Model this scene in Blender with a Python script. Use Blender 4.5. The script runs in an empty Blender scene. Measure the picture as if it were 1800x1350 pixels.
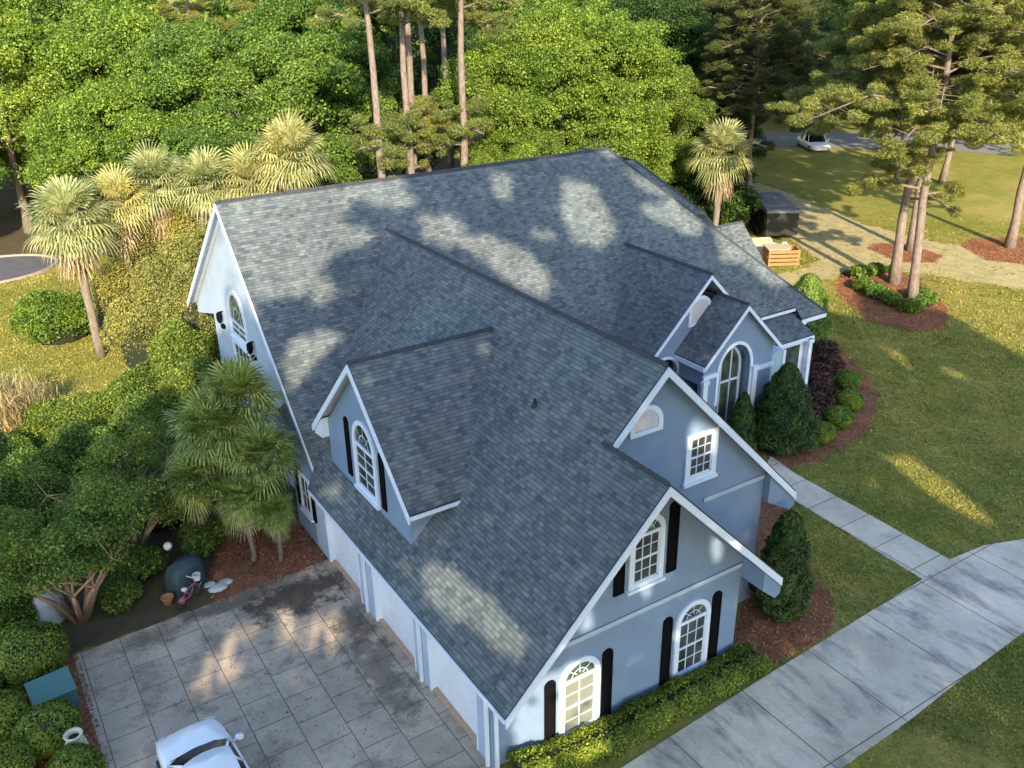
import bpy, math, random
import numpy as np
from mathutils import Vector, Matrix
R_ = math.radians
scene = bpy.context.scene

# ------------------------------------------------------------------ camera
CAM = Vector((-8.93, -15.48, 19.45))
yaw, pit, rol = R_(-32.232), R_(-24.471), R_(-0.985)
fw = Vector((-math.sin(yaw)*math.cos(pit), math.cos(yaw)*math.cos(pit), math.sin(pit)))
rt = Vector((math.cos(yaw), math.sin(yaw), 0)); up = rt.cross(fw)
Rv = math.cos(rol)*rt + math.sin(rol)*up; Uv = -math.sin(rol)*rt + math.cos(rol)*up
cd = bpy.data.cameras.new("camera"); cam = bpy.data.objects.new("camera", cd)
scene.collection.objects.link(cam); scene.camera = cam
m = Matrix((Rv, Uv, -fw)).transposed().to_4x4(); m.translation = CAM
cam.matrix_world = m
cd.sensor_width = 36; cd.lens = 31.87; cd.clip_start = 0.2; cd.clip_end = 2000

# ------------------------------------------------------------------ light
SUN_EL = R_(24.0)
SA, SB = 0.40, 0.9165              # horizontal direction the shadows fall in
w = bpy.data.worlds.new("World"); scene.world = w; w.use_nodes = True
nt = w.node_tree; bg = nt.nodes["Background"]
sky = nt.nodes.new("ShaderNodeTexSky"); sky.sky_type = 'NISHITA'; sky.sun_disc = False
sky.sun_elevation = SUN_EL
sky.sun_rotation = math.atan2(-SA, -SB)          # direction towards the sun
sky.air_density = 1.0; sky.dust_density = .7
nt.links.new(sky.outputs[0], bg.inputs[0]); bg.inputs[1].default_value = 0.15
sl = bpy.data.lights.new("sun", 'SUN'); sl.energy = 3.6; sl.angle = R_(0.53); sl.color = (1.0, 0.82, 0.57)
so = bpy.data.objects.new("sun", sl); scene.collection.objects.link(so)
S = Vector((-SA*math.cos(SUN_EL), -SB*math.cos(SUN_EL), math.sin(SUN_EL)))
so.rotation_euler = S.to_track_quat('Z', 'Y').to_euler(); so.location = (0, 0, 60)
scene.view_settings.view_transform = 'Standard'; scene.view_settings.look = 'None'
scene.view_settings.gamma = 1; scene.view_settings.exposure = 1.62
scene.render.engine = 'CYCLES'
scene.cycles.max_bounces = 6; scene.cycles.transparent_max_bounces = 4
scene.cycles.use_denoising = True

# ------------------------------------------------------------------ helpers
def link(o, parent=None):
    scene.collection.objects.link(o)
    if parent is not None: o.parent = parent
    return o

def tag(o, label=None, cat=None, group=None, kind=None):
    if label: o["label"] = label
    if cat: o["category"] = cat
    if group: o["group"] = group
    if kind: o["kind"] = kind
    return o

def empty(name, loc=(0, 0, 0), rz=0, parent=None):
    o = bpy.data.objects.new(name, None); link(o, parent)
    o.location = loc; o.rotation_euler = (0, 0, rz); o.empty_display_size = .3
    return o

class MB:
    def __init__(s): s.v = []; s.f = []; s.uv = []
    def face(s, pts, uv=None):
        i = len(s.v); s.v += [tuple(p) for p in pts]; s.f.append(list(range(i, i+len(pts))))
        s.uv.append(uv if uv else [(0, 0)]*len(pts))
    def box(s, x0, x1, y0, y1, z0, z1, M=None):
        P = [Vector((x, y, z)) for x in (x0, x1) for y in (y0, y1) for z in (z0, z1)]
        if M is not None: P = [M @ p for p in P]
        for q in ((0, 1, 3, 2), (4, 6, 7, 5), (0, 4, 5, 1), (2, 3, 7, 6), (0, 2, 6, 4), (1, 5, 7, 3)):
            s.face([P[k] for k in q])
    def prism(s, poly, d):            # poly: 3d points, d: extrusion vector
        d = Vector(d); a = [Vector(p) for p in poly]; b = [p+d for p in a]
        s.face(a[::-1]); s.face(b)
        n = len(a)
        for i in range(n): s.face([a[i], a[(i+1) % n], b[(i+1) % n], b[i]])
    def tube(s, pts, rad, n=8, cap=True):
        pts = [Vector(p) for p in pts]; rings = []
        base = len(s.v)
        for i, p in enumerate(pts):
            t = (pts[min(i+1, len(pts)-1)]-pts[max(i-1, 0)]).normalized()
            a = t.orthogonal().normalized() if i == 0 else (A - t*A.dot(t)).normalized()
            A = a; b = t.cross(a); r = rad[i] if hasattr(rad, '__len__') else rad
            for k in range(n):
                an = 2*math.pi*k/n
                s.v.append(tuple(p + a*math.cos(an)*r + b*math.sin(an)*r))
        for i in range(len(pts)-1):
            for k in range(n):
                k2 = (k+1) % n
                s.f.append([base+i*n+k, base+i*n+k2, base+(i+1)*n+k2, base+(i+1)*n+k]); s.uv.append([(0, 0)]*4)
        if cap:
            s.f.append([base+k for k in range(n)][::-1]); s.uv.append([(0, 0)]*n)
            s.f.append([base+(len(pts)-1)*n+k for k in range(n)]); s.uv.append([(0, 0)]*n)
    def lathe(s, prof, c=(0, 0, 0), n=24):
        base = len(s.v); c = Vector(c)
        for r, z in prof:
            for k in range(n):
                a = 2*math.pi*k/n; s.v.append((c.x+r*math.cos(a), c.y+r*math.sin(a), c.z+z))
        for i in range(len(prof)-1):
            for k in range(n):
                k2 = (k+1) % n
                s.f.append([base+i*n+k, base+i*n+k2, base+(i+1)*n+k2, base+(i+1)*n+k]); s.uv.append([(0, 0)]*4)
    def ring(s, outer, inner, P, n0, n1):      # 2d outlines of equal length, P(u,v,n)->3d
        N = len(outer)
        for i in range(N):
            j = (i+1) % N
            o0, o1, a0, a1 = outer[i], outer[j], inner[i], inner[j]
            s.face([P(*o0, n1), P(*o1, n1), P(*a1, n1), P(*a0, n1)])
            s.face([P(*o0, n0), P(*o1, n0), P(*o1, n1), P(*o0, n1)])
            s.face([P(*a0, n1), P(*a1, n1), P(*a1, n0), P(*a0, n0)])
    def build(s, name, mat, parent=None, smooth=False, bevel=0, loc=None):
        me = bpy.data.meshes.new(name); me.from_pydata(s.v, [], s.f)
        uvl = me.uv_layers.new(name="UVMap"); flat = [c for f in s.uv for q in f for c in q]
        uvl.data.foreach_set("uv", flat)
        mats = mat if isinstance(mat, (list, tuple)) else [mat]
        for q in mats: me.materials.append(q)
        me.update()
        if smooth:
            me.polygons.foreach_set("use_smooth", [True]*len(me.polygons))
        o = bpy.data.objects.new(name, me); link(o, parent)
        if loc is not None: o.location = loc
        if bevel:
            b = o.modifiers.new("bevel", 'BEVEL'); b.width = bevel; b.segments = 2; b.limit_method = 'ANGLE'
        return o

# ------------------------------------------------------------------ materials
def newmat(name):
    mt = bpy.data.materials.new(name); mt.use_nodes = True
    return mt, mt.node_tree, mt.node_tree.nodes["Principled BSDF"]
def N(nt, typ, **kw):
    n = nt.nodes.new(typ)
    for k, v in kw.items(): setattr(n, k, v)
    return n
def coords(nt, kind="Object", scale=(1, 1, 1)):
    tc = N(nt, "ShaderNodeTexCoord"); mp = N(nt, "ShaderNodeMapping"); mp.inputs["Scale"].default_value = scale
    nt.links.new(tc.outputs[kind], mp.inputs[0]); return mp.outputs[0]
def noise(nt, vec, scale, detail=4, rough=.55, dist=0):
    n = N(nt, "ShaderNodeTexNoise"); n.inputs["Scale"].default_value = scale; n.inputs["Detail"].default_value = detail
    n.inputs["Roughness"].default_value = rough; n.inputs["Distortion"].default_value = dist
    if vec is not None: nt.links.new(vec, n.inputs["Vector"])
    return n.outputs["Fac"]
def ramp(nt, fac, stops):
    r = N(nt, "ShaderNodeValToRGB"); e = r.color_ramp.elements
    while len(e) < len(stops): e.new(.5)
    for i, (p, c) in enumerate(stops):
        e[i].position = p; e[i].color = (c[0], c[1], c[2], 1) if hasattr(c, '__len__') else (c, c, c, 1)
    nt.links.new(fac, r.inputs[0]); return r.outputs[0]
def mix(nt, fac, a, b, mode='MIX'):
    n = N(nt, "ShaderNodeMix", data_type='RGBA', blend_type=mode)
    for sock, v in ((n.inputs[0], fac), (n.inputs[6], a), (n.inputs[7], b)):
        if isinstance(v, bpy.types.NodeSocket): nt.links.new(v, sock)
        elif hasattr(v, '__len__'): sock.default_value = (v[0], v[1], v[2], 1)
        else: sock.default_value = v
    return n.outputs[2]
def bump(nt, bs, h, strength, dist=.02):
    b = N(nt, "ShaderNodeBump"); b.inputs["Strength"].default_value = strength; b.inputs["Distance"].default_value = dist
    nt.links.new(h, b.inputs["Height"]); nt.links.new(b.outputs[0], bs.inputs["Normal"])
def plain(name, col, rough=.6, metal=0, var=.12, vs=6, spec=None):
    mt, nt, bs = newmat(name)
    v = coords(nt); f = noise(nt, v, vs, 5)
    c = mix(nt, 1.0, col, ramp(nt, f, [(.25, 1-var), (.75, 1+var)]), 'MULTIPLY')
    nt.links.new(c, bs.inputs["Base Color"]); bs.inputs["Roughness"].default_value = rough
    bs.inputs["Metallic"].default_value = metal
    if spec is not None: bs.inputs["Specular IOR Level"].default_value = spec
    return mt

def shingle_mat():
    mt, nt, bs = newmat("asphalt_shingles")
    tc = N(nt, "ShaderNodeTexCoord"); uv = tc.outputs["UV"]
    def brick(w_, h_, off, s2=(1, 1, 1), loc=(0, 0, 0), mortar=.006, mc=(.5, .5, .5)):
        mp = N(nt, "ShaderNodeMapping"); mp.inputs["Location"].default_value = loc; nt.links.new(uv, mp.inputs[0])
        b = N(nt, "ShaderNodeTexBrick"); nt.links.new(mp.outputs[0], b.inputs["Vector"])
        b.offset = off; b.offset_frequency = 2; b.inputs["Scale"].default_value = 1
        b.inputs["Brick Width"].default_value = w_; b.inputs["Row Height"].default_value = h_
        b.inputs["Mortar Size"].default_value = mortar; b.inputs["Mortar Smooth"].default_value = .3
        b.inputs["Color1"].default_value = (0, 0, 0, 1); b.inputs["Color2"].default_value = (1, 1, 1, 1)
        b.inputs["Mortar"].default_value = (*mc, 1); b.inputs["Bias"].default_value = 0
        return b
    b1 = brick(.19, .13, .37, loc=(.03, 0, 0)); b2 = brick(.29, .13, .61, loc=(3.1, 0, 0))
    cc = mix(nt, .5, b1.outputs["Color"], b2.outputs["Color"])
    base = ramp(nt, cc, [(.05, (.062, .084, .096)), (.40, (.104, .128, .139)), (.62, (.130, .153, .161)), (.95, (.178, .199, .201))])
    rows = brick(40, .13, 0, mortar=.013, mc=(0, 0, 0)); rows.inputs["Color1"].default_value = (1, 1, 1, 1)
    rows.inputs["Mortar Smooth"].default_value = .6
    base = mix(nt, .5, base, rows.outputs["Color"], 'MULTIPLY')
    big = noise(nt, uv, .35, 4); base = mix(nt, 1, base, ramp(nt, big, [(.3, .84), (.7, 1.12)]), 'MULTIPLY')
    streak = N(nt, "ShaderNodeMapping"); streak.inputs["Scale"].default_value = (1.6, .18, 1); nt.links.new(uv, streak.inputs[0])
    base = mix(nt, 1, base, ramp(nt, noise(nt, streak.outputs[0], 1.0, 3), [(.35, .9), (.65, 1.07)]), 'MULTIPLY')
    gr = noise(nt, uv, 60, 2); base = mix(nt, 1, base, ramp(nt, gr, [(.3, .8), (.7, 1.2)]), 'MULTIPLY')
    nt.links.new(base, bs.inputs["Base Color"]); bs.inputs["Roughness"].default_value = .93
    bs.inputs["Specular IOR Level"].default_value = .25
    bump(nt, bs, mix(nt, .5, rows.outputs["Color"], cc), .6, .02)
    return mt

def lawn_mat():
    mt, nt, bs = newmat("mown_lawn")
    v = coords(nt)
    n1 = noise(nt, v, .12, 6, .6); n2 = noise(nt, v, 1.1, 6, .7); n3 = noise(nt, v, 14, 4, .7)
    c = ramp(nt, n1, [(.30, (.15, .18, .026)), (.48, (.225, .23, .04)), (.60, (.35, .29, .08)), (.75, (.45, .35, .15))])
    c2 = ramp(nt, n2, [(.28, (.14, .165, .022)), (.5, (.24, .235, .045)), (.72, (.43, .34, .14))])
    c = mix(nt, .5, c, c2)
    c = mix(nt, 1, c, ramp(nt, n3, [(.25, .72), (.75, 1.28)]), 'MULTIPLY')
    nt.links.new(c, bs.inputs["Base Color"]); bs.inputs["Roughness"].default_value = .95
    bs.inputs["Specular IOR Level"].default_value = .15
    bump(nt, bs, n3, .9, .08)
    return mt

def litter_mat(name, a, b, c):
    mt, nt, bs = newmat(name)
    v = coords(nt); n2 = noise(nt, v, 1.5, 6, .7)
    v2 = coords(nt, scale=(1, 3.5, 1)); n3 = noise(nt, v2, 9, 6, .8, .8)
    c_ = ramp(nt, n3, [(.3, a), (.5, b), (.72, c)])
    c_ = mix(nt, 1, c_, ramp(nt, n2, [(.3, .7), (.7, 1.25)]), 'MULTIPLY')
    nt.links.new(c_, bs.inputs["Base Color"]); bs.inputs["Roughness"].default_value = .95
    bump(nt, bs, n3, .8, .05)
    return mt

def concrete_mat(name, base, sx, sy, joint=.012, tile=.0, stain=.5, dark=(.10, .09, .075), off=0.0, sq=(1, 1, 1), loc=(0, 0, 0), rot=0, spots=()):
    mt, nt, bs = newmat(name)
    tc = N(nt, "ShaderNodeTexCoord"); mp = N(nt, "ShaderNodeMapping"); mp.inputs["Location"].default_value = loc
    nt.links.new(tc.outputs["Object"], mp.inputs[0])
    v = mp.outputs[0]
    m2 = N(nt, "ShaderNodeMapping"); m2.inputs["Rotation"].default_value = (0, 0, R_(rot)); nt.links.new(v, m2.inputs[0])
    b = N(nt, "ShaderNodeTexBrick"); nt.links.new(m2.outputs[0], b.inputs["Vector"]); b.offset = off
    b.inputs["Scale"].default_value = 1; b.inputs["Brick Width"].default_value = sx; b.inputs["Row Height"].default_value = sy
    b.inputs["Mortar Size"].default_value = joint; b.inputs["Mortar Smooth"].default_value = .25
    b.inputs["Color1"].default_value = (1-tile, 1-tile*1.03, 1-tile*1.1, 1); b.inputs["Color2"].default_value = (1+tile, 1+tile, 1+tile*.9, 1)
    b.inputs["Mortar"].default_value = (.25, .22, .18, 1)
    big = noise(nt, v, .33, 7, .62, .4); fine = noise(nt, v, 7, 6, .75)
    sv = coords(nt, scale=sq); st = noise(nt, sv, .9, 6, .68, .3)
    c = mix(nt, 1, base, b.outputs["Color"], 'MULTIPLY')
    c = mix(nt, 1, c, ramp(nt, big, [(.3, .72), (.7, 1.22)]), 'MULTIPLY')
    f = ramp(nt, st, [(.50, 0), (.70, stain)])
    c = mix(nt, f, c, dark)
    for (sx_, sy_, rx_, ry_, k_) in spots:      # old oil and mildew stains
        m3 = N(nt, "ShaderNodeMapping", vector_type='POINT'); m3.inputs["Scale"].default_value = (1/rx_, 1/ry_, 0); m3.inputs["Location"].default_value = (-sx_/rx_, -sy_/ry_, 0)
        nt.links.new(tc.outputs["Object"], m3.inputs[0])
        ln = N(nt, "ShaderNodeVectorMath", operation='LENGTH'); nt.links.new(m3.outputs[0], ln.inputs[0])
        ad = N(nt, "ShaderNodeMath", operation='ADD'); nt.links.new(ln.outputs["Value"], ad.inputs[0]); nt.links.new(ramp(nt, noise(nt, tc.outputs["Object"], 1.4, 6, .7), [(.2, 0), (.8, 1)]), ad.inputs[1])
        c = mix(nt, ramp(nt, ad.outputs[0], [(.75, k_), (1.30, 0)]), c, (dark[0]*.55, dark[1]*.5, dark[2]*.45))
    c = mix(nt, 1, c, ramp(nt, fine, [(.25, .86), (.75, 1.14)]), 'MULTIPLY')
    nt.links.new(c, bs.inputs["Base Color"]); bs.inputs["Roughness"].default_value = .85
    bump(nt, bs, mix(nt, .7, fine, b.outputs["Color"]), .3, .02)
    return mt

def leaf_mat(name, dark, mid, light, trans=.35, rough=.55):
    mt, nt, bs = newmat(name)
    g = N(nt, "ShaderNodeNewGeometry"); oi = N(nt, "ShaderNodeObjectInfo")
    v = coords(nt); n1 = noise(nt, v, .55, 3)
    c = ramp(nt, g.outputs["Random Per Island"], [(.0, dark), (.5, mid), (1.0, light)])
    c = mix(nt, 1, c, ramp(nt, n1, [(.3, (.58, .68, .62)), (.5, (1, 1, 1)), (.7, (1.4, 1.28, 1.1))]), 'MULTIPLY')
    c = mix(nt, 1, c, ramp(nt, oi.outputs["Random"], [(0, (.82, .9, .92)), (.5, (1.0, 1.0, 1.0)), (1, (1.18, 1.08, .96))]), 'MULTIPLY')
    nt.links.new(c, bs.inputs["Base Color"]); bs.inputs["Roughness"].default_value = rough
    bs.inputs["Specular IOR Level"].default_value = .35
    tr = N(nt, "ShaderNodeBsdfTranslucent"); nt.links.new(mix(nt, 1, c, (1.15, 1.25, .7), 'MULTIPLY'), tr.inputs[0])
    ms = N(nt, "ShaderNodeMixShader"); ms.inputs[0].default_value = trans
    out = nt.nodes["Material Output"]
    nt.links.new(bs.outputs[0], ms.inputs[1]); nt.links.new(tr.outputs[0], ms.inputs[2]); nt.links.new(ms.outputs[0], out.inputs[0])
    return mt

def bark_mat(name, a, b):
    mt, nt, bs = newmat(name)
    v = coords(nt, scale=(1, 1, .25)); n = noise(nt, v, 9, 6, .75, .5)
    nt.links.new(ramp(nt, n, [(.3, a), (.7, b)]), bs.inputs["Base Color"]); bs.inputs["Roughness"].default_value = .9
    bump(nt, bs, n, .8, .04)
    return mt

M = {}
M['shingle'] = shingle_mat()
M['cap'] = plain("ridge_cap_shingle", (.04, .044, .055), .9, var=.35, vs=8)
M['drip'] = plain("dark_drip_edge", (.02, .022, .026), .6)
def stucco_mat(name, col):
    mt, nt, bs = newmat(name); v = coords(nt)
    c = mix(nt, 1, col, ramp(nt, noise(nt, v, .8, 5, .65), [(.3, .9), (.7, 1.08)]), 'MULTIPLY')
    sv = coords(nt, scale=(2.2, 2.2, .22)); c = mix(nt, ramp(nt, noise(nt, sv, 1.6, 5, .7), [(.56, 0), (.78, .22)]), c, (col[0]*.62, col[1]*.62, col[2]*.56))   # rain streaks
    nt.links.new(c, bs.inputs["Base Color"]); bs.inputs["Roughness"].default_value = .9
    bump(nt, bs, noise(nt, v, 38, 4, .7), .35, .01)
    return mt
M['stucco'] = stucco_mat("pale_blue_stucco", (.168, .250, .375))
M['stucco2'] = stucco_mat("pale_stucco_gable", (.35, .44, .56))
M['trim'] = plain("white_trim_paint", (.60, .70, .84), .5, var=.04)
M['door'] = plain("white_door_paint", (.68, .72, .80), .45, var=.04)
M['black'] = plain("black_shutter_paint", (.004, .004, .005), .85, var=.2, spec=.08)
M['vent'] = plain("louver_vent_paint", (.50, .49, .50), .7, var=.1)
M['aqua'] = plain("pale_aqua_shade", (.36, .50, .54), .35, var=.06)
M['blind'] = plain("cream_blind", (.17, .19, .16), .6, var=.06)
M['tanstrip'] = plain("tan_sunlit_strip", (.50, .33, .20), .7)
M['entry_shade'] = plain("dark_entry_shadow_wall", (.10, .12, .15), .7)
def glass_mat(name, col, rough=.06):
    mt, nt, bs = newmat(name)
    v = coords(nt); c = ramp(nt, noise(nt, v, 1.6, 3), [(.35, tuple(k*.5 for k in col)), (.65, tuple(k*1.6 for k in col))])
    nt.links.new(c, bs.inputs["Base Color"]); bs.inputs["Roughness"].default_value = rough
    bs.inputs["Specular IOR Level"].default_value = .8
    return mt
M['glass'] = glass_mat("window_glass", (.045, .055, .055))
M['glassgreen'] = glass_mat("green_window_glass", (.06, .085, .06))
M['lawn'] = lawn_mat()
M['straw'] = litter_mat("pine_straw_mulch", (.14, .055, .025), (.28, .115, .055), (.42, .20, .105))
M['dirt'] = litter_mat("bare_sandy_track", (.25, .23, .075), (.42, .36, .17), (.54, .47, .28))
M['litter'] = litter_mat("leaf_litter", (.04, .03, .015), (.085, .065, .03), (.13, .11, .045))
M['court'] = concrete_mat("scored_court_concrete", (.42, .35, .27), 1.15, 1.17, joint=.014, tile=.09, stain=.8, dark=(.13, .11, .09), off=.37, sq=(1, 1, 1), loc=(.3, .2, 0), rot=90, spots=((-1.6, 10.0, 4.6, 2.2, .95), (-.9, 5.2, 1.6, 5.5, .6), (-3.6, 10.9, 5.0, 1.2, .7), (-.7, 7.6, 1.5, 2.8, .6), (-6.5, 10.6, 3, 1.1, .4)))
M['drive'] = concrete_mat("driveway_concrete", (.56, .49, .39), 3.05, 3.6, joint=.02, tile=.06, stain=.85, dark=(.13, .13, .13), sq=(1.5, .45, 1), loc=(1.1, 1.0, 0))
M['walk'] = concrete_mat("walkway_concrete", (.58, .51, .40), 3.0, 1.62, joint=.02, tile=.08, stain=.5, dark=(.16, .16, .15), sq=(1.6, .5, 1), loc=(0.4, .35, 0))
M['road'] = plain("asphalt_road", (.10, .10, .12), .9, var=.2, vs=1)
M['road2'] = plain("pale_asphalt_road", (.20, .19, .18), .9, var=.15, vs=1)
M['kerb'] = plain("concrete_kerb", (.30, .26, .22), .9)
M['bark'] = bark_mat("pine_bark", (.085, .065, .055), (.30, .24, .205))
M['bark2'] = bark_mat("grey_bark", (.09, .075, .06), (.26, .22, .18))
M['barkc'] = bark_mat("crape_myrtle_bark", (.22, .13, .08), (.42, .29, .19))
M['lf_yel'] = leaf_mat("yellow_green_leaves", (.075, .14, .014), (.15, .25, .03), (.28, .375, .07))
M['lf_mid'] = leaf_mat("mid_green_leaves", (.06, .115, .016), (.13, .225, .034), (.24, .35, .07))
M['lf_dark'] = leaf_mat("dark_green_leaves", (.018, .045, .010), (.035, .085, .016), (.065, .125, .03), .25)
M['lf_olive'] = leaf_mat("olive_pine_needles", (.075, .10, .022), (.19, .225, .05), (.33, .35, .11), .3)
M['lf_dolive'] = leaf_mat('shaded_pine_needles', (.03, .045, .012), (.07, .095, .024), (.13, .15, .045), .25)  # olive needles painted darker to stand for pines in shade
M['lf_under'] = leaf_mat('planting_leaves', (.055, .10, .015), (.135, .22, .035), (.27, .34, .07), .3)
M['lf_rust'] = leaf_mat("brown_needles", (.10, .06, .025), (.20, .12, .05), (.28, .18, .07), .2)
M['lf_palm'] = leaf_mat("palm_fronds", (.10, .15, .03), (.22, .29, .07), (.40, .45, .16), .25, .45)
M['lf_palmy'] = leaf_mat("sunbleached_palm_fronds", (.22, .24, .08), (.36, .37, .16), (.52, .52, .28), .3, .5)
M['lf_dead'] = leaf_mat("dead_palm_fronds", (.20, .16, .11), (.34, .28, .20), (.47, .40, .30), .15, .7)
M['lf_tan'] = leaf_mat("dry_tan_grass", (.22, .17, .08), (.36, .29, .15), (.5, .43, .25), .25, .7)
M['lf_gold'] = leaf_mat("olive_gold_shrub_leaves", (.14, .16, .035), (.28, .29, .08), (.44, .41, .16), .3)
M['lf_box'] = leaf_mat("boxwood_leaves", (.08, .135, .014), (.16, .225, .026), (.26, .32, .048), .25)
M['lf_boxy'] = leaf_mat("bright_boxwood_leaves", (.07, .14, .012), (.14, .235, .022), (.22, .32, .04), .25)
M['lf_red'] = leaf_mat("burgundy_leaves", (.045, .022, .022), (.095, .05, .045), (.16, .095, .075), .2)
M['lf_cone'] = leaf_mat("conifer_sprays", (.012, .035, .008), (.035, .075, .014), (.085, .15, .022), .2)
M['core'] = plain("dark_filler", (.015, .02, .008), .95, var=.3)  # solid dark filler put inside shrubs and hedge

ORD = ('first', 'second', 'third', 'fourth', 'fifth', 'sixth', 'seventh', 'eighth', 'ninth', 'tenth', 'eleventh', 'twelfth', 'thirteenth', 'fourteenth', 'fifteenth', 'sixteenth', 'seventeenth', 'eighteenth', 'nineteenth')
# ------------------------------------------------------------------ ground
def gz(x, y):
    t = min(1, max(0, (x-0.2)/2.6)); return -0.5*t*t*(3-2*t)
SHEETS = []
def sheet(name, poly, z, mat, kind="structure", label=None, rough_edge=0, seed=1, follow=False):
    """closed outline laid as a thin sheet; edges may wander slightly"""
    SHEETS.append((name, poly, z)); rng = random.Random(seed); P = []
    n = len(poly)
    for i in range(n):
        a, b = poly[i], poly[(i+1) % n]; k = max(1, int(math.dist(a, b)/.5)) if rough_edge else 1
        for j in range(k):
            t = j/k; P.append((a[0]+(b[0]-a[0])*t+rng.uniform(-1, 1)*rough_edge, a[1]+(b[1]-a[1])*t+rng.uniform(-1, 1)*rough_edge))
    from mathutils.geometry import tessellate_polygon
    tri = tessellate_polygon([[Vector((p[0], p[1], 0)) for p in P]])
    mb = MB(); vs = [(x, y, z) for x, y in P]
    mb.v = vs; mb.f = [list(t) for t in tri]
    for t in mb.f:
        a, b, c = (Vector(vs[k]) for k in t)
        if (b-a).cross(c-a).z < 0: t.reverse()
    mb.uv = [[(0, 0)]*3 for t in mb.f]
    o = mb.build(name, mat); tag(o, label, None, None, kind)
    return o
mb = MB()
xs = [-600, -300, -120, -60, -20, -4, 0.2, .8, 1.4, 2.0, 2.8, 4, 20, 60, 120, 250, 500, 900]; ys = [-400, -100, -30, -10, 0, 10, 20, 40, 70, 120, 200, 400, 1000]
for i, x in enumerate(xs):
    for y in ys: mb.v.append((x, y, gz(x, y)))
for i in range(len(xs)-1):
    for j in range(len(ys)-1):
        a = i*len(ys)+j; mb.f.append([a, a+len(ys), a+len(ys)+1, a+1]); mb.uv.append([(0, 0)]*4)
tag(mb.build("ground", M['lawn']), kind="structure")
G1 = -.5
sheet("mulch_bed", [(-.05, 11.4), (-4.2, 11.3), (-4.0, 12.6), (-3.4, 14), (-2.6, 17.2), (-.1, 18)], .008, M['straw'], rough_edge=.12, seed=3)
sheet("leaf_litter_bed", [(-.05, 11.35), (-9.3, 11.2), (-13, 13), (-13, 24), (-7, 28), (-2, 34), (.7, 34), (.7, 15)], .004, M['litter'], rough_edge=.2, seed=23)
sheet("mulch_bed", [(-8.7, 11.2), (-8.72, 3), (-9.35, 3), (-10.2, 6), (-10.6, 9), (-9.5, 11.2)], .006, M['straw'], rough_edge=.06, seed=4)
sheet("mulch_bed", [(13.0, 11.5), (19.1, 9.7), (19.7, 8.3), (19.5, 7.2), (21.6, 7.0), (24.7, 7.4), (27.9, 8.9), (30.6, 11.6), (32.6, 15.0), (34, 18.6), (31.4, 21.2), (27, 21)], G1+.004, M['straw'], rough_edge=.1, seed=5)
sheet("mulch_bed", [(17.3, 7.4), (17.5, 5.5), (16.5, 4.1), (14.6, 1.9), (13.8, .1), (12.4, -.98), (9.0, -.98), (9.0, 0.3), (11.5, 1.9), (11.5, 8)], G1+.004, M['straw'], rough_edge=.08, seed=6)
sheet("mulch_island", [(41.7, 22.8), (39.4, 20.2), (37.6, 16.9), (38.2, 14.6), (40.3, 13.6), (43.4, 15.6), (46.2, 18.9), (48.0, 22.6), (46.6, 24.5), (44.1, 24.3)], G1+.004, M['straw'], rough_edge=.12, seed=7)
sheet("mulch_bed", [(50.9, 27.3), (49.6, 23.7), (51.7, 22.1), (53.6, 22.9), (54.2, 26.1), (52.3, 27.8)], G1+.008, M['straw'], rough_edge=.15, seed=8)
sheet("mulch_bed", [(57.4, 23.8), (55.2, 20.3), (57.0, 17.3), (62.5, 16.4), (63, 22.4), (60.0, 24.0)], G1+.008, M['straw'], rough_edge=.15, seed=9)
sheet("sandy_track", [(66, 57), (61.8, 49.3), (60.2, 42.9), (57.0, 33.5), (56.2, 27), (57.2, 22.1), (56.2, 17.7), (55, 10), (52.5, 8), (51.2, 14.6), (49.3, 18.5), (48.5, 21.4), (46.0, 23.2), (39, 24.5), (38.5, 26.3), (45.2, 27.0), (49.5, 35.0), (54.3, 44.3), (60, 55)], G1+.004, M['dirt'], rough_edge=.35, seed=10)
sheet("sandy_track", [(29, 21.0), (34.5, 19.5), (39, 22.0), (41.5, 26.3), (38.5, 28.3), (33, 25.2), (29, 24)], G1+.006, M['dirt'], rough_edge=.3, seed=11)
# driveway, walk, court, roads
drv_top = [(-2.5, -1.75), (3.4, -1.55), (9.0, -1.25), (12.2, -1.12), (17.4, -.9), (19.3, -.72), (21.1, -.88), (22.8, -1.5), (27, -3.6), (33, -8)]
drv_bot = [(31, -13), (25, -8.2), (21.5, -5.6), (17.8, -4.45), (14.2, -4.6), (11.3, -4.8), (8.1, -4.85), (-2.5, -5.0)]
def slab(name, poly, z0, z1, mat, kind="structure"):
    from mathutils.geometry import tessellate_polygon
    mb = MB(); n = len(poly)
    tri = tessellate_polygon([[Vector((p[0], p[1], 0)) for p in poly]])
    mb.v = [(x, y, z1) for x, y in poly]+[(x, y, z0) for x, y in poly]
    for t in tri:
        t = list(t); a, b, c = (Vector(mb.v[k]) for k in t)
        if (b-a).cross(c-a).z < 0: t.reverse()
        mb.f.append(t)
    for i in range(n): mb.f.append([i, i+n, (i+1) % n+n, (i+1) % n])
    mb.uv = [[(0, 0)]*len(f) for f in mb.f]
    return tag(mb.build(name, mat), kind=kind)
slab("driveway", drv_top+drv_bot, -1.0, G1+.05, M['drive'])
slab("walkway", [(19.75, 8.4), (19.45, 6.9), (19.25, -.74), (17.4, -.92), (17.75, 5.4), (18.3, 7.6)], -1.0, G1+.046, M['walk'])
slab("garage_court", [(.195, 11.45), (-8.72, 11.1), (-8.75, -30), (.195, -30), (.195, -1), (.01, -1), (.01, -.01), (.195, -.01)], -.4, .02, M['court'])
el = [(-7.5+5.0*math.cos(t), 59.3+3.7*math.sin(t)) for t in np.linspace(0, 2*math.pi, 41)[:-1]]
sheet("road", el, .03, M['road'])
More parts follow.
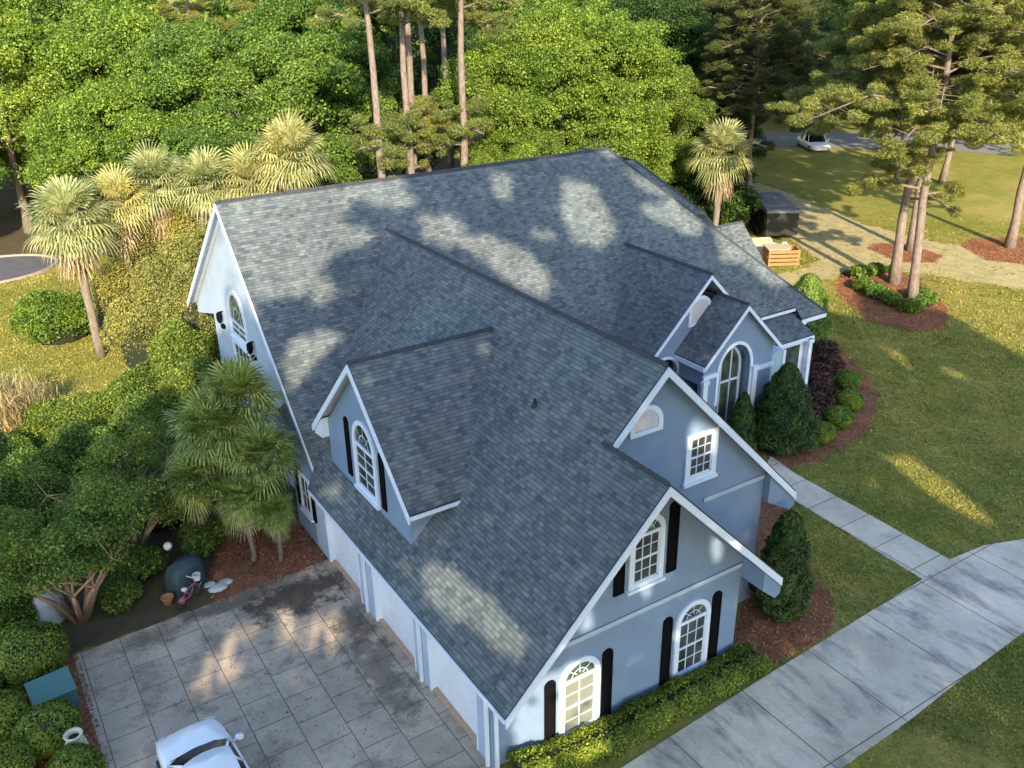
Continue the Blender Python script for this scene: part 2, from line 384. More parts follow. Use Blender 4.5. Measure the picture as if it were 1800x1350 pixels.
mb = MB()
for i in range(40):
    a, b = el[i], el[(i+1) % 40]; c = Vector((-7.5, 59.3, 0)); A, B = Vector((*a, 0)), Vector((*b, 0))
    mb.prism([A, B, c+(B-c)*1.04, c+(A-c)*1.04], (0, 0, .16))
tag(mb.build("kerb", M['kerb']), kind="structure")
sheet("road", [(60, 75), (79, 61), (84, 56.5), (90, 51), (95, 43), (98, 30), (112, 30), (104, 52), (92, 66), (70, 84)], G1+.02, M['road2'], seed=13)
sheet("forest_floor", [(-60, 64), (-9, 66), (2, 58), (4, 40), (12, 31), (30, 33), (44, 46), (52, 60), (56, 80), (120, 200), (-100, 200)], .004, M['litter'], rough_edge=.5, seed=14)

# ------------------------------------------------------------------ house
house = empty("house", (0, 0, 0))
tag(house, "large pale blue two storey house with steep grey shingle roof and several gables", "house")

def P_y(y0):   # frame on a wall facing -Y
    return lambda u, v, n: Vector((u, y0-n, v))
def P_x(x0):   # frame on a wall facing -X ; u runs along Y
    return lambda u, v, n: Vector((x0-n, u, v))

def fbox(mb, P, u0, u1, v0, v1, n0, n1):
    a = [P(u, v, n) for u in (u0, u1) for v in (v0, v1) for n in (n0, n1)]
    for q in ((0, 1, 3, 2), (4, 6, 7, 5), (0, 4, 5, 1), (2, 3, 7, 6), (0, 2, 6, 4), (1, 5, 7, 3)):
        mb.face([a[k] for k in q])

def outline(cu, v0, vs, hw, n=14, rise=None):
    rise = hw if rise is None else rise
    pts = [(cu-hw, v0)]
    if rise: pts += [(cu-hw*math.cos(math.pi*i/n), vs+rise*math.sin(math.pi*i/n)) for i in range(n+1)]
    else: pts += [(cu-hw, vs), (cu+hw, vs)]
    pts += [(cu+hw, v0)]
    return pts

def window(P, cu, v0, vs, w, rise=None, trim=.17, cols=3, rows=4, glass='glass', parent=None, blind=None, label=None):
    parent = parent or house
    hw = w/2
    mb = MB()
    o_ = outline(cu, v0, vs, hw, rise=rise); i_ = outline(cu, v0+trim*.8, vs, hw-trim, rise=(None if rise is None else max(0, rise-trim*.9)) if rise != 0 else 0)
    if rise == 0: i_ = [(a, min(b, vs-trim*.8)) for a, b in i_]
    mb.ring(o_, i_, P, 0.0, .07)
    fbox(mb, P, cu-hw-.05, cu+hw+.05, v0-.10, v0-.001, 0, .13)
    fr = mb.build("window", M['trim'], parent)
    if label: fr["label"] = label
    g = MB(); g.face([P(a, b, .012) for a, b in i_]); g.build("pane", M[glass], fr)
    ih = hw-trim; top = vs if rise != 0 else vs-trim*.8; bot = v0+trim*.8
    b_ = MB()
    mid = (bot+top)/2
    def bar(u0, u1, va, vb, nn=.032): fbox(b_, P, u0, u1, va, vb, .013, nn)
    bar(cu-ih, cu+ih, mid-.03, mid+.03, .045)
    bar(cu-ih, cu-ih+.04, bot, top, .04); bar(cu+ih-.04, cu+ih, bot, top, .04)
    bar(cu-ih, cu+ih, bot, bot+.05, .04)
    for i in range(1, cols): u = cu-ih+2*ih*i/cols; bar(u-.013, u+.013, bot, top)
    for j in range(1, rows):
        if j*2 == rows: continue
        v = bot+(top-bot)*j/rows; bar(cu-ih, cu+ih, v-.013, v+.013)
    if rise != 0:
        fbox(b_, P, cu-ih, cu+ih, vs-.04, vs+.06, .013, .06)
        rr = (ih if rise is None else rise-trim*.9)
        for k in range(1, 4):
            a = math.pi*k/4; c, s = math.cos(a), math.sin(a)
            p0 = (cu+.25*ih*c, vs+.06+.25*rr*s); p1 = (cu+ih*.98*c, vs+rr*.98*s)
            dx, dy = -s*.013, c*.013
            b_.face([P(p0[0]-dx, p0[1]-dy, .034), P(p1[0]-dx, p1[1]-dy, .034), P(p1[0]+dx, p1[1]+dy, .034), P(p0[0]+dx, p0[1]+dy, .034)])
        q = lambda s_: [(cu-ih*s_*math.cos(math.pi*i/10), vs+.04+rr*s_*math.sin(math.pi*i/10)) for i in range(11)]
        A, B = q(.55), q(.50)
        for i in range(10): b_.face([P(*A[i], .034), P(*A[i+1], .034), P(*B[i+1], .034), P(*B[i], .034)])
    b_.build("muntins", M['trim'], fr)
    if blind:
        q = MB(); q.face([P(cu-ih+.04, bot+(top-bot)*blind, .0125), P(cu+ih-.04, bot+(top-bot)*blind, .0125), P(cu+ih-.04, top, .0125), P(cu-ih+.04, top, .0125)])
        q.build("blind", M['blind'], fr)
    return fr

def shutter(P, cu, v0, v1, w=.36, arched=True, parent=None, slope=0):
    mb = MB(); hw = w/2
    o_ = outline(cu, v0, v1, hw, n=8, rise=.16 if arched else 0)
    i_ = [(cu+(a-cu)*.72, v0+.07+(b-v0-.07)*.955) for a, b in o_]
    mb.ring(o_, i_, P, 0, .05)
    k = int((v1-v0-.1)/.075)
    for j in range(k):
        v = v0+.08+j*.075
        mb.face([P(cu-hw*.72, v, .035), P(cu+hw*.72, v, .035), P(cu+hw*.72, v+.06, .012), P(cu-hw*.72, v+.06, .012)])
    mb.face([P(a, b, .01) for a, b in i_])
    return mb.build("shutter", M['black'], parent or house)

# --- walls
mb = MB()
mb.prism([(0, 0, -.9), (8.91, 0, -.9), (8.91, 0, 3.44), (4.91, 0, 7.44), (0, 0, 2.53)], (0, .3, 0))
mb.prism([(.3, .3, -.9), (8.91, .3, -.9), (8.91, .3, 3.44), (4.91, .3, 7.44), (.3, .3, 2.83)], (0, 1.6, 0))
mb.build("wall", M['stucco'], house)
mb = MB()
mb.prism([(.3, 1.9, -.9), (11.6, 1.9, -.9), (11.6, 1.9, 4.63), (6.85, 1.9, 9.38), (.3, 1.9, 2.83)], (0, 11.7, 0))
mb.prism([(8.9, 1.8, -.9), (11.6, 1.8, -.9), (11.6, 1.8, 4.63), (6.85, 1.8, 9.38), (4.6, 1.8, 7.1), (8.9, 1.8, 3.3)], (0, .098, 0))
mb.build("wall", M['stucco'], house)
# garage wall: piers, header
mb = MB(); doors = ((.72, 3.5), (4.42, 7.3), (8.42, 11.25)); prev = .3
for a, b in list(doors)+[(12.43, 0)]:
    mb = MB(); mb.box(0, .298, prev, a, -.3, 2.56); prev = b
    mb.build("pier", M['stucco2'], house)
mb = MB(); prev = .3
for a, b in doors:
    mb = MB(); mb.box(.005, .298, a, b, 2.25, 2.56); mb.build("door_header", M['stucco2'], house)
mb = MB()   # short wall behind the last door
mb.prism([(0, 12.432, -.3), (0, 14.4, -.3), (0, 14.4, 3.3), (0, 12.432, 2.6)], (.74, 0, 0))
mb.build("wall", M['stucco'], house)
# main body
mb = MB()
mb.prism([(.75, 13.7, -.9), (.75, 26.1, -.9), (.75, 26.1, 7.1), (.75, 21.1, 11.05), (.75, 13.7, 3.65)], (19.2, 0, 0))
mb.build("wall", M['stucco2'], house)
mb = MB(); mb.box(19.95, 27.5, 13.7, 26.1, -.9, 3.25)
mb.build("wall", M['stucco'], house)
# gable ends at the left: rear and front returns
mb = MB()
mb.prism([(.745, 26.101, 5.0), (.745, 29.2, 4.15), (.745, 29.2, 4.6), (.745, 26.101, 7.05)], (.4, 0, 0))
mb.build("eave_return", M['stucco2'], house)
mb = MB()
mb.prism([(.36, 12.95, 2.75), (.36, 15.1, 2.5), (.36, 17.2, 1.9), (.36, 18.4, 2.6), (.36, 15.1, 4.95), (.36, 13.4, 3.3)], (.38, 0, 0))
mb.build("eave_return", M['stucco'], house)

# --- roofs
def roof_slab(polys, t=.13, name="roof", parent=None, side='drip'):
    """polys: list of planar 3d polygons (counter-clockwise from above)"""
    mb = MB(); sd = MB(); un = MB()
    for poly in polys:
        a = [Vector(p) for p in poly]
        n = Vector((0, 0, 0))
        for i in range(len(a)): n += (a[i]-a[0]).cross(a[(i+1) % len(a)]-a[0])
        n.normalize()
        if n.z < 0: a.reverse(); n = -n
        h = Vector((0, 0, 1)).cross(n)
        h = h.normalized() if h.length > 1e-4 else Vector((1, 0, 0))
        s = n.cross(h)
        mb.face(a, [(p.dot(h), p.dot(s)) for p in a])
        b = [p-Vector((0, 0, t)) for p in a]; k = len(a)
        un.face(b[::-1])
        for i in range(k):
            sd.face([a[i]-Vector((0, 0, .001)), b[i], b[(i+1) % k], a[(i+1) % k]-Vector((0, 0, .001))])
    r = mb.build(name, M['shingle'], parent or house)
    sd.build("drip_edge", M[side], r); un.build("soffit", M['trim'], r)
    return r
def cap(a, b, parent, w=.105):
    a, b = Vector(a), Vector(b); d = (b-a).normalized(); s = d.cross(Vector((0, 0, 1))).normalized()
    mb = MB(); up_ = Vector((0, 0, .05)); dn = Vector((0, 0, -w+.045))
    n = max(1, int((b-a).length/.25))
    for i in range(n):        # overlapping cap shingles
        p = a+(b-a)*(i/n); q = a+(b-a)*((i+1)/n)
        lift = Vector((0, 0, .018))
        mb.face([p+up_, q+up_+lift, q+s*w+dn+lift, p+s*w+dn]); mb.face([q+up_+lift, p+up_, p-s*w+dn, q-s*w+dn+lift])
    return mb.build("ridge_cap", M['cap'], parent)

H = 2.73
wing = roof_slab([[(-.12, -.92, H-.12), (4.91, -.92, 7.64), (4.91, 1.5, 7.64), (6.85, 1.5, 9.58), (6.85, 19.4, 9.58), (-.12, 12.43, H-.12)],
                  [(4.91, -.92, 7.64), (9.67, -.92, 2.88), (9.67, 1.79, 2.88), (4.91, 1.79, 7.64)],
                  [(6.85, 1.5, 9.58), (12.9, 1.5, 3.53), (12.9, 13.35, 3.53), (6.85, 19.4, 9.58)]], name="wing_roof")
cap((6.85, 1.5, 9.58), (6.85, 19.35, 9.58), wing); cap((4.91, -.92, 7.64), (4.91, 1.8, 7.64), wing)
main = roof_slab([[(.33, 12.88, 3.06), (6.85, 19.4, 9.58), (12.9, 13.35, 3.53), (12.9, 13.05, 3.23), (14.1, 13.05, 3.23), (21.3, 13.54, 3.72), (26.45, 13.54, 3.72), (26.45, 13.05, 3.23), (28.28, 13.05, 3.23), (20.05, 21.1, 11.28), (.33, 21.1, 11.28)],
                  [(.33, 21.1, 11.28), (20.05, 21.1, 11.28), (28.28, 29.33, 4.78), (.33, 29.33, 4.78)]], name="main_roof")
roof_r = roof_slab([[(20.05, 21.1, 11.28), (28.28, 13.05, 3.23), (28.28, 29.33, 4.78)]], name="hip_roof")
cap((.33, 21.1, 11.28), (20.05, 21.1, 11.28), main); cap((20.05, 21.1, 11.28), (28.2, 13.13, 3.3), main, .1)
# higher hip behind, and right-facing dormer
r2 = roof_slab([[(20.4, 21.2, 10.5), (21.9, 21.2, 10.5), (24.6, 18.5, 7.8), (22.0, 18.5, 7.8)], [(21.9, 21.2, 10.5), (24.6, 18.5, 7.8), (26, 18.5, 6.4), (26, 26, 6.4), (21.9, 26, 10.5)]], name="rear_roof")
cap((21.9, 21.2, 10.5), (24.6, 18.5, 7.8), r2, .1)
r3 = roof_slab([[(24.0, 19.65, 6.54), (28.6, 19.65, 6.54), (28.6, 16.5, 3.39), (24.0, 16.5, 3.39)], [(24.0, 19.65, 6.54), (28.6, 19.65, 6.54), (28.6, 22.8, 3.39), (24.0, 22.8, 3.39)]], name="side_wing_roof")
cap((24.6, 19.65, 6.54), (28.6, 19.65, 6.54), r3, .1)
# entry gables
eg = roof_slab([[(14.1, 11.5, 3.27), (18.33, 11.5, 7.5), (18.33, 17.32, 7.5), (14.1, 13.09, 3.27)],
                [(18.33, 11.5, 7.5), (19.6, 11.5, 6.23), (19.6, 16.05, 6.23), (18.33, 17.32, 7.5)]], name="entry_roof")
cap((18.33, 11.5, 7.5), (18.33, 17.3, 7.5), eg)
sg = roof_slab([[(16.68, 9.85, 4.13), (19.0, 9.85, 6.45), (19.0, 11.745, 6.45), (16.68, 11.745, 4.13)],
                [(19.0, 9.85, 6.45), (21.3, 9.85, 4.15), (21.3, 13.97, 4.15), (19.0, 16.2, 6.45)]], name="portico_roof")
cap((19.0, 9.85, 6.45), (19.0, 11.7, 6.45), sg, .1)
bayr = roof_slab([[(21.6, 11.75, 2.95), (25.9, 11.75, 2.95), (26.3, 13.69, 3.45), (21.6, 13.69, 3.45)]], name="bay_roof")

# --- bargeboards and fascia
def board(parent, pts, face, depth=.22, thick=.05, off=.0, mat='trim'):
    """white board hanging under a roof edge; face = outward direction"""
    mb = MB(); f = Vector(face)
    for a, b in zip(pts[:-1], pts[1:]):
        a, b = Vector(a)-Vector((0, 0, .065)), Vector(b)-Vector((0, 0, .065)); d = Vector((0, 0, -depth))
        P8 = [a+f*.004, b+f*.004, b+d+f*.004, a+d+f*.004]
        mb.prism([p for p in P8], f*thick)
    return mb.build("fascia", M[mat], parent)
def rake(parent, a, ap, b, face, depth=.26): return board(parent, [a, ap, b], face, depth)
rake(wing, (-.12, -.92, H-.12), (4.91, -.92, 7.64), (9.67, -.92, 2.88), (0, -1, 0), .27)
rake(wing, (4.9, 1.5, 7.63), (6.85, 1.5, 9.58), (12.9, 1.5, 3.53), (0, -1, 0), .27)
board(wing, [(-.12, -.92, H-.12), (-.12, 12.43, H-.12)], (-1, 0, 0), .13, .04)
rake(main, (.33, 12.88, 3.06), (.33, 21.1, 11.28), (.33, 29.33, 4.78), (-1, 0, 0), .25)
board(main, [(12.9, 13.05, 3.23), (14.1, 13.05, 3.23)], (0, -1, 0), .18)
board(main, [(21.3, 13.54, 3.72), (26.45, 13.54, 3.72)], (0, -1, 0), .14)
board(main, [(26.45, 13.05, 3.23), (28.28, 13.05, 3.23)], (0, -1, 0), .2)
rake(eg, (14.1, 11.5, 3.27), (18.33, 11.5, 7.5), (19.6, 11.5, 6.23), (0, -1, 0), .2)
rake(sg, (16.68, 9.85, 4.13), (19.0, 9.85, 6.45), (21.3, 9.85, 4.15), (0, -1, 0), .2)
board(sg, [(16.68, 9.85, 4.13), (16.68, 11.745, 4.13)], (-1, 0, 0), .22)
board(bayr, [(21.6, 11.75, 2.95), (25.9, 11.75, 2.95)], (0, -1, 0), .16)
# soffits of the front gables
mb = MB()
def soffit(pts, y1, d=.30):
    for a, b in zip(pts[:-1], pts[1:]):
        a, b = Vector(a)-Vector((0, 0, d-.03)), Vector(b)-Vector((0, 0, d-.03))
        mb.face([a, b, Vector((b.x, y1, b.z)), Vector((a.x, y1, a.z))])
soffit([(.05, -.915, 2.78), (4.91, -.915, 7.64), (9.6, -.915, 2.95)], 0)
soffit([(4.95, 1.505, 7.68), (6.85, 1.505, 9.58), (12.85, 1.505, 3.58)], 1.8)
mb.build("soffit", M['stucco'], wing)
mb = MB()       # boxed eave returns at the right ends of both front gables
mb.prism([(8.92, -.9, 2.62), (9.5, -.9, 2.12), (9.7, -.9, 2.22), (9.72, -.9, 2.6), (9.4, -.9, 2.85), (8.92, -.9, 3.3)], (0, 2.65, 0))
mb.prism([(11.61, 1.52, 3.5), (12.7, 1.52, 2.85), (12.9, 1.52, 2.95), (12.93, 1.52, 3.2), (12.6, 1.52, 3.55), (11.61, 1.52, 4.5)], (0, 11, 0))
mb.build("eave_return", M['stucco'], wing)
# string courses
mb = MB()
mb.box(.6, 8.905, -.035, -.001, 2.98, 3.10); mb.box(1.2, 8.905, -.05, -.036, 3.1, 3.15)
mb.box(8.92, 11.595, 1.765, 1.799, 4.30, 4.42); mb.box(8.92, 11.595, 1.75, 1.764, 4.42, 4.47)
mb.build("string_course", M['stucco2'], house)

# --- front windows
F0, F18 = P_y(-.001), P_y(1.799)
window(F0, 2.85, -.25, 1.74, 1.40, label="arched window with a drawn cream blind, nearest the garage corner", glass='glassgreen', cols=2, rows=4, blind=.02)
window(F0, 7.03, -.16, 1.86, 1.38, cols=3, rows=4, label="arched multi-pane window at the far end of the ground floor")
window(F0, 5.05, 3.98, 5.62, 1.22, cols=3, rows=4, label="arched multi-pane window in the lower front gable", )
for c, a, b in ((1.86, -.22, 1.95), (3.82, -.22, 2.1), (6.03, -.1, 2.2), (7.98, -.1, 2.3)): shutter(F0, c, a, b, .36)
shutter(F0, 4.12, 3.98, 5.45, .36); shutter(F0, 6.0, 4.0, 6.15, .36)
window(F18, 8.64, 5.27, 6.88, 1.28, rise=0, cols=3, rows=4, trim=.2, label="rectangular window in the upper front gable")
def vent(P, cu, v0, vs, w):
    mb = MB(); hw = w/2; o_ = outline(cu, v0, vs, hw); i_ = outline(cu, v0+.15, vs, hw-.16)
    mb.ring(o_, i_, P, 0, .05); fr = mb.build("gable_vent", M['trim'], house)
    q = MB(); q.face([P(a, b, .01) for a, b in i_])
    k = int((vs+hw-.2-v0)/.08)
    for j in range(k):
        v = v0+.17+j*.08; hh = hw-.17
        if v > vs: hh = math.sqrt(max(0, (hw-.17)**2-(v-vs)**2))
        if hh > .05: q.face([P(cu-hh, v, .04), P(cu+hh, v, .04), P(cu+hh, v+.06, .012), P(cu-hh, v+.06, .012)])
    q.build("louvers", M['vent'], fr); return fr
vent(F18, 6.42, 7.45, 7.75, 1.2)
# --- side wall window, by the palm
SX = P_x(-.001)
window(SX, 13.08, 1.15, 2.75, 1.05, rise=0, cols=2, rows=2, trim=.1, label="side window beside the palm")
shutter(SX, 12.35, 1.15, 2.55, .3, False); shutter(SX, 13.85, 1.15, 2.85, .3, False)
# --- garage doors
for a, b in doors:
    mb = MB(); mb.box(.2, .26, a, b, .02, 2.25)
    for r in range(4):
        for c in range(5):
            y0 = a+.1+c*(b-a-.16)/5; z0 = .12+r*.53
            mb.box(.185, .2, y0, y0+(b-a-.16)/5-.07, z0, z0+.42)
    d = mb.build("garage_door", M['door'], house)
    tr = MB(); tr.box(-.02, .199, a-.001, a+.05, 0.02, 2.25); tr.box(-.02, .199, b-.05, b+.001, .02, 2.25); tr.box(-.02, .199, a, b, 2.2, 2.252)
    tr.build("door_frame", M['trim'], d)
    s_ = MB(); s_.box(.06, .183, a+.05, b-.05, .021, .075); s_.build("sunlit_strip", M['tanstrip'], d)  # added tan strip, its colour stands for the sunlit slab at the door
# --- downspouts
for x, y, z1 in ((-.06, 3.95, 2.45), (-.06, 7.85, 2.45), (-.06, .12, 2.45)):
    mb = MB(); mb.box(x-.05, x+.04, y-.05, y+.05, .03, z1); mb.build("downspout", M['trim'], house, bevel=.015)
mb = MB(); mb.box(.08, .18, -.08, -.005, -.5, 2.3); mb.build("downspout", M['trim'], house, bevel=.015)
# --- left gable window and doors
GX = P_x(.749)
window(GX, 21.9, 4.95, 5.75, 2.5, rise=1.55, cols=2, rows=2, trim=.24, glass='glassgreen', label="large arched window high in the left gable")
window(GX, 21.9, 2.4, 4.75, 2.5, rise=0, cols=4, rows=4, trim=.12, label="tall paired doors below the arched gable window")
for y, z in ((24.35, 5.35), (20.0, 5.3)):
    mb = MB(); mb.box(.55, .748, y-.03, y+.03, z+.25, z+.3); mb.lathe([(.02, .3), (.13, .22), (.14, 0), (.1, -.18), (.02, -.26)], (.56, y, z), 8)
    mb.box(.60, .74, y-.16, y+.16, z-.5, z-.34)
    mb.build("wall_lantern", M['black'], house)

# --- dormer
dorm = MB()
W0, W1, DX = 5.85, 12.15, .8
cy = 9.0; ap = 8.38
dorm.prism([(DX, W0, 3.3), (DX, W1, 3.3), (DX, W1, 5.2), (DX, cy, ap-.1), (DX, W0, 5.2)], (4.6, 0, 0))
dormer = dorm.build("dormer", M['stucco'], house)
DXP = P_x(DX-.001)
def dz(y): return 8.55-abs(y-cy)*.945
xe = lambda z: (z-2.61)-.12
dr = roof_slab([[(.52, cy, 8.55), (5.82, cy, 8.55), (xe(dz(5.25)), 5.25, dz(5.25)), (.52, 5.25, dz(5.25))],
                [(.52, cy, 8.55), (5.82, cy, 8.55), (xe(dz(12.95)), 12.95, dz(12.95)), (.52, 12.95, dz(12.95))]], name="dormer_roof", t=.12)
cap((.52, cy, 8.55), (5.75, cy, 8.55), dr, .1)
rake(dr, (.52, 12.95, dz(12.95)), (.52, cy, 8.55), (.52, 5.25, dz(5.25)), (-1, 0, 0), .26)
board(dr, [(.52, 5.25, dz(5.25)), (xe(dz(5.25))+.1, 5.25, dz(5.25))], (0, -1, 0), .12)
mb = MB(); mb.prism([(.53, 12.15, 4.55), (.53, 12.85, 4.45), (.53, 12.9, 4.72), (.53, 12.15, 5.3)], (.9, 0, 0)); mb.build("eave_return", M['trim'], dr)
window(DXP, 8.95, 3.75, 5.45, 1.75, rise=1.0, cols=2, rows=4, trim=.17, parent=house, label="arched window in the dormer over the garage")
shutter(DXP, 7.66, 3.85, 5.75, .33); shutter(DXP, 10.35, 3.85, 5.9, .33)
mb = MB(); mb.lathe([(.05, 0), (.05, .32), (.035, .32)], (4.79, 5.01, 7.4), 12); mb.lathe([(.14, .06), (.06, .16)], (4.79, 5.01, 7.42), 12)
mb.build("vent_pipe", M['drip'], house)

# --- entry
EY = 11.75
def arch_wall(mb, y, th, x0, x1, zb, top, c, hw, vs, rise, n=16):
    """wall facing -Y between x0..x1 with arched opening; top(x) gives its upper edge"""
    X_ = [x0, c-hw]; bars = [(x0, c-hw, zb)]
    def quad(xa, xb, za, zb_):
        for yy in (y, y+th):
            mb.face([(xa, yy, za), (xb, yy, zb_), (xb, yy, top(xb)), (xa, yy, top(xa))])
    quad(x0, c-hw, zb, zb); 
    xs_ = [c-hw*math.cos(math.pi*i/n) for i in range(n+1)]; zs_ = [vs+rise*math.sin(math.pi*i/n) for i in range(n+1)]
    for i in range(n):
        quad(xs_[i], xs_[i+1], zs_[i], zs_[i+1])
        mb.face([(xs_[i], y, zs_[i]), (xs_[i+1], y, zs_[i+1]), (xs_[i+1], y+th, zs_[i+1]), (xs_[i], y+th, zs_[i])])
    quad(c+hw, x1, zb, zb)
    for xx in (c-hw, c+hw): mb.face([(xx, y, zb), (xx, y+th, zb), (xx, y+th, vs), (xx, y, vs)])
    for xx in (x0, x1): mb.face([(xx, y, zb), (xx, y+th, zb), (xx, y+th, top(xx)), (xx, y, top(xx))])
def arch_trim(P, c, v0, vs, hw, rise, w=.14, parent=house):
    mb = MB(); n = 16
    def ol(h, r): return [(c-h, v0)]+[(c-h*math.cos(math.pi*i/n), vs+r*math.sin(math.pi*i/n)) for i in range(n+1)]+[(c+h, v0)]
    A, B = ol(hw+w, rise+w), ol(hw, rise)
    for i in range(len(A)-1):
        mb.face([P(*A[i], .05), P(*A[i+1], .05), P(*B[i+1], .05), P(*B[i], .05)])
        mb.face([P(*A[i], 0), P(*A[i+1], 0), P(*A[i+1], .05), P(*A[i], .05)])
        mb.face([P(*B[i], 0), P(*B[i+1], 0), P(*B[i+1], .05), P(*B[i], .05)])
    return mb.build("arch_trim", M['trim'], parent)
mb = MB()
arch_wall(mb, EY, .25, 14.45, 19.45, -.9, lambda x: 7.3-abs(x-18.33), 16.15, .75, 3.2, .72)
mb.build("wall", M['stucco'], house)
arch_trim(P_y(EY-.001), 16.15, 2.2, 3.2, .75, .72, .13)
vent(P_y(EY-.001), 18.02, 5.15, 5.85, 1.3)
mb = MB()
arch_wall(mb, 10.15, .3, 16.95, 21.15, -.9, lambda x: 6.27-abs(x-19.0), 18.8, .95, 3.35, 1.2)
mb.build("wall", M['stucco'], house)
arch_trim(P_y(10.149), 18.8, 1.9, 3.35, .95, 1.2, .15)
mb = MB()    # capital mouldings either side of the arch
mb.box(16.9, 17.78, 10.06, 10.149, 3.32, 3.46); mb.box(16.86, 17.78, 10.02, 10.149, 3.46, 3.54)
mb.build("moulding", M['trim'], house)
mb = MB(); mb.box(19.9, 21.2, 10.06, 10.149, 3.0, 3.12); mb.box(19.9, 21.2, 10.02, 10.149, 3.12, 3.2)
mb.build("moulding", M['trim'], house)
mb = MB(); mb.box(16.95, 17.2, 10.46, EY-.01, 3.0, 4.0); mb.build("wall", M['stucco'], house)
for x in (16.98, 19.98):
    mb = MB(); mb.box(x-.13, x+.13, 9.98, 10.14, -.6, 3.25); mb.box(x-.18, x+.18, 9.94, 10.14, 3.15, 3.31); mb.box(x-.18, x+.18, 9.94, 10.14, -.6, -.25)
    mb.build("column", M['trim'], house, bevel=.02)
mb = MB(); mb.box(12.2, 27.4, 13.62, 13.69, -.9, 3.1); mb.build("wall", M['entry_shade'], house)  # wall colour darkened to stand for the shade around the entry
fr = MB(); o_ = outline(18.8, -.3, 3.2, .93, rise=1.15); i_ = outline(18.8, -.2, 3.2, .8, rise=1.02)
EP = P_y(10.7); fr.ring(o_, i_, EP, 0, .06)
for u in (18.5, 19.1): fbox(fr, EP, u-.03, u+.03, -.2, 4.2, .011, .05)
fbox(fr, EP, 18.0, 19.6, 2.55, 2.65, .011, .05)
ed = fr.build("entry_window", M['trim'], house); g = MB(); g.face([EP(a, b, .01) for a, b in i_]); g.build("pane", M['glassgreen'], ed)
# bay with aqua-shaded glass
mb = MB(); mb.box(21.16, 25.6, 11.95, 13.6, -.9, 2.8); mb.build("bay", M['trim'], house)
mb = MB(); mb.box(19.92, 22.3, 10.46, 11.94, -.9, 3.4); mb.build("wall", M['stucco2'], house)
BP = P_y(10.455)
mb = MB(); mb.face([BP(20.15, .3, .01), BP(22.25, .3, .01), BP(22.25, 3.3, .01), BP(20.15, 3.3, .01)]); bay = mb.build("shaded_window", M['aqua'], house)
mb = MB(); fbox(mb, BP, 21.155, 22.35, .15, .3, 0, .09); fbox(mb, BP, 22.2, 22.38, .2, 3.38, 0, .05); mb.build("window_frame", M['trim'], bay)
B2 = P_y(11.949)
mb = MB(); fbox(mb, B2, 22.9, 25.2, .2, 2.5, .0, .01); mb.build("bay_window", M['glass'], house)
for x, y, z1 in ((25.55, 11.7, 2.8), (26.75, 13.25, 3.05), (23.2, 11.72, 2.8)):
    mb = MB(); mb.box(x-.12, x+.12, y-.12, y+.12, -.6, z1); mb.box(x-.17, x+.17, y-.17, y+.17, z1-.2, z1); mb.build("column", M['trim'], house, bevel=.02)

# ------------------------------------------------------------------ foliage builders
def leaves(name, C, Nn, size, mat, parent=None, aspect=.5, rng=None, dirs=None):
    """one kite-shaped leaf per row of C (centres), facing Nn, long axis along dirs"""
    n = len(C); rng = rng or np.random.default_rng(1)
    Nn = Nn/np.maximum(1e-6, np.linalg.norm(Nn, axis=1))[:, None]
    r = rng.normal(size=(n, 3)) if dirs is None else dirs
    T = r-Nn*np.sum(r*Nn, axis=1)[:, None]; T /= np.maximum(1e-6, np.linalg.norm(T, axis=1))[:, None]
    B = np.cross(Nn, T)
    s = (size*np.ones(n))[:, None]
    V = np.empty((n, 4, 3)); droop = Nn*s*.12
    V[:, 0] = C-T*s*.5; V[:, 1] = C+B*s*aspect*.5+droop; V[:, 2] = C+T*s*.5-droop; V[:, 3] = C-B*s*aspect*.5+droop
    me = bpy.data.meshes.new(name); me.vertices.add(n*4); me.vertices.foreach_set("co", V.ravel())
    me.loops.add(n*4); me.loops.foreach_set("vertex_index", np.arange(n*4, dtype=np.int32))
    me.polygons.add(n); me.polygons.foreach_set("loop_start", np.arange(0, n*4, 4, dtype=np.int32))
    me.polygons.foreach_set("loop_total", np.full(n, 4, dtype=np.int32))
    me.materials.append(mat); me.update(calc_edges=True)
    o = bpy.data.objects.new(name, me); link(o, parent)
    return o

def sphere_pts(rng, n):
    d = rng.normal(size=(n, 3)); return d/np.linalg.norm(d, axis=1)[:, None]

def lobe_points(rng, lobes, n, squash=.8, shell=(.45, 1.12)):
    L = np.array([[*c, r] for c, r in lobes]); p = L[:, 3]**2; p /= p.sum()
    k = rng.choice(len(L), n, p=p); d = sphere_pts(rng, n)
    d[:, 2] = np.where((d[:, 2] < -.1) & (rng.random(n) < .7), -d[:, 2], d[:, 2])
    rad = L[k, 3]*(shell[0]+(shell[1]-shell[0])*rng.random(n)**.7)
    off = d*rad[:, None]; off[:, 2] *= squash
    P = L[k, :3]+off
    nn = d*.6+rng.normal(size=(n, 3))*.6+np.array([0, 0, .35])
    return P, nn

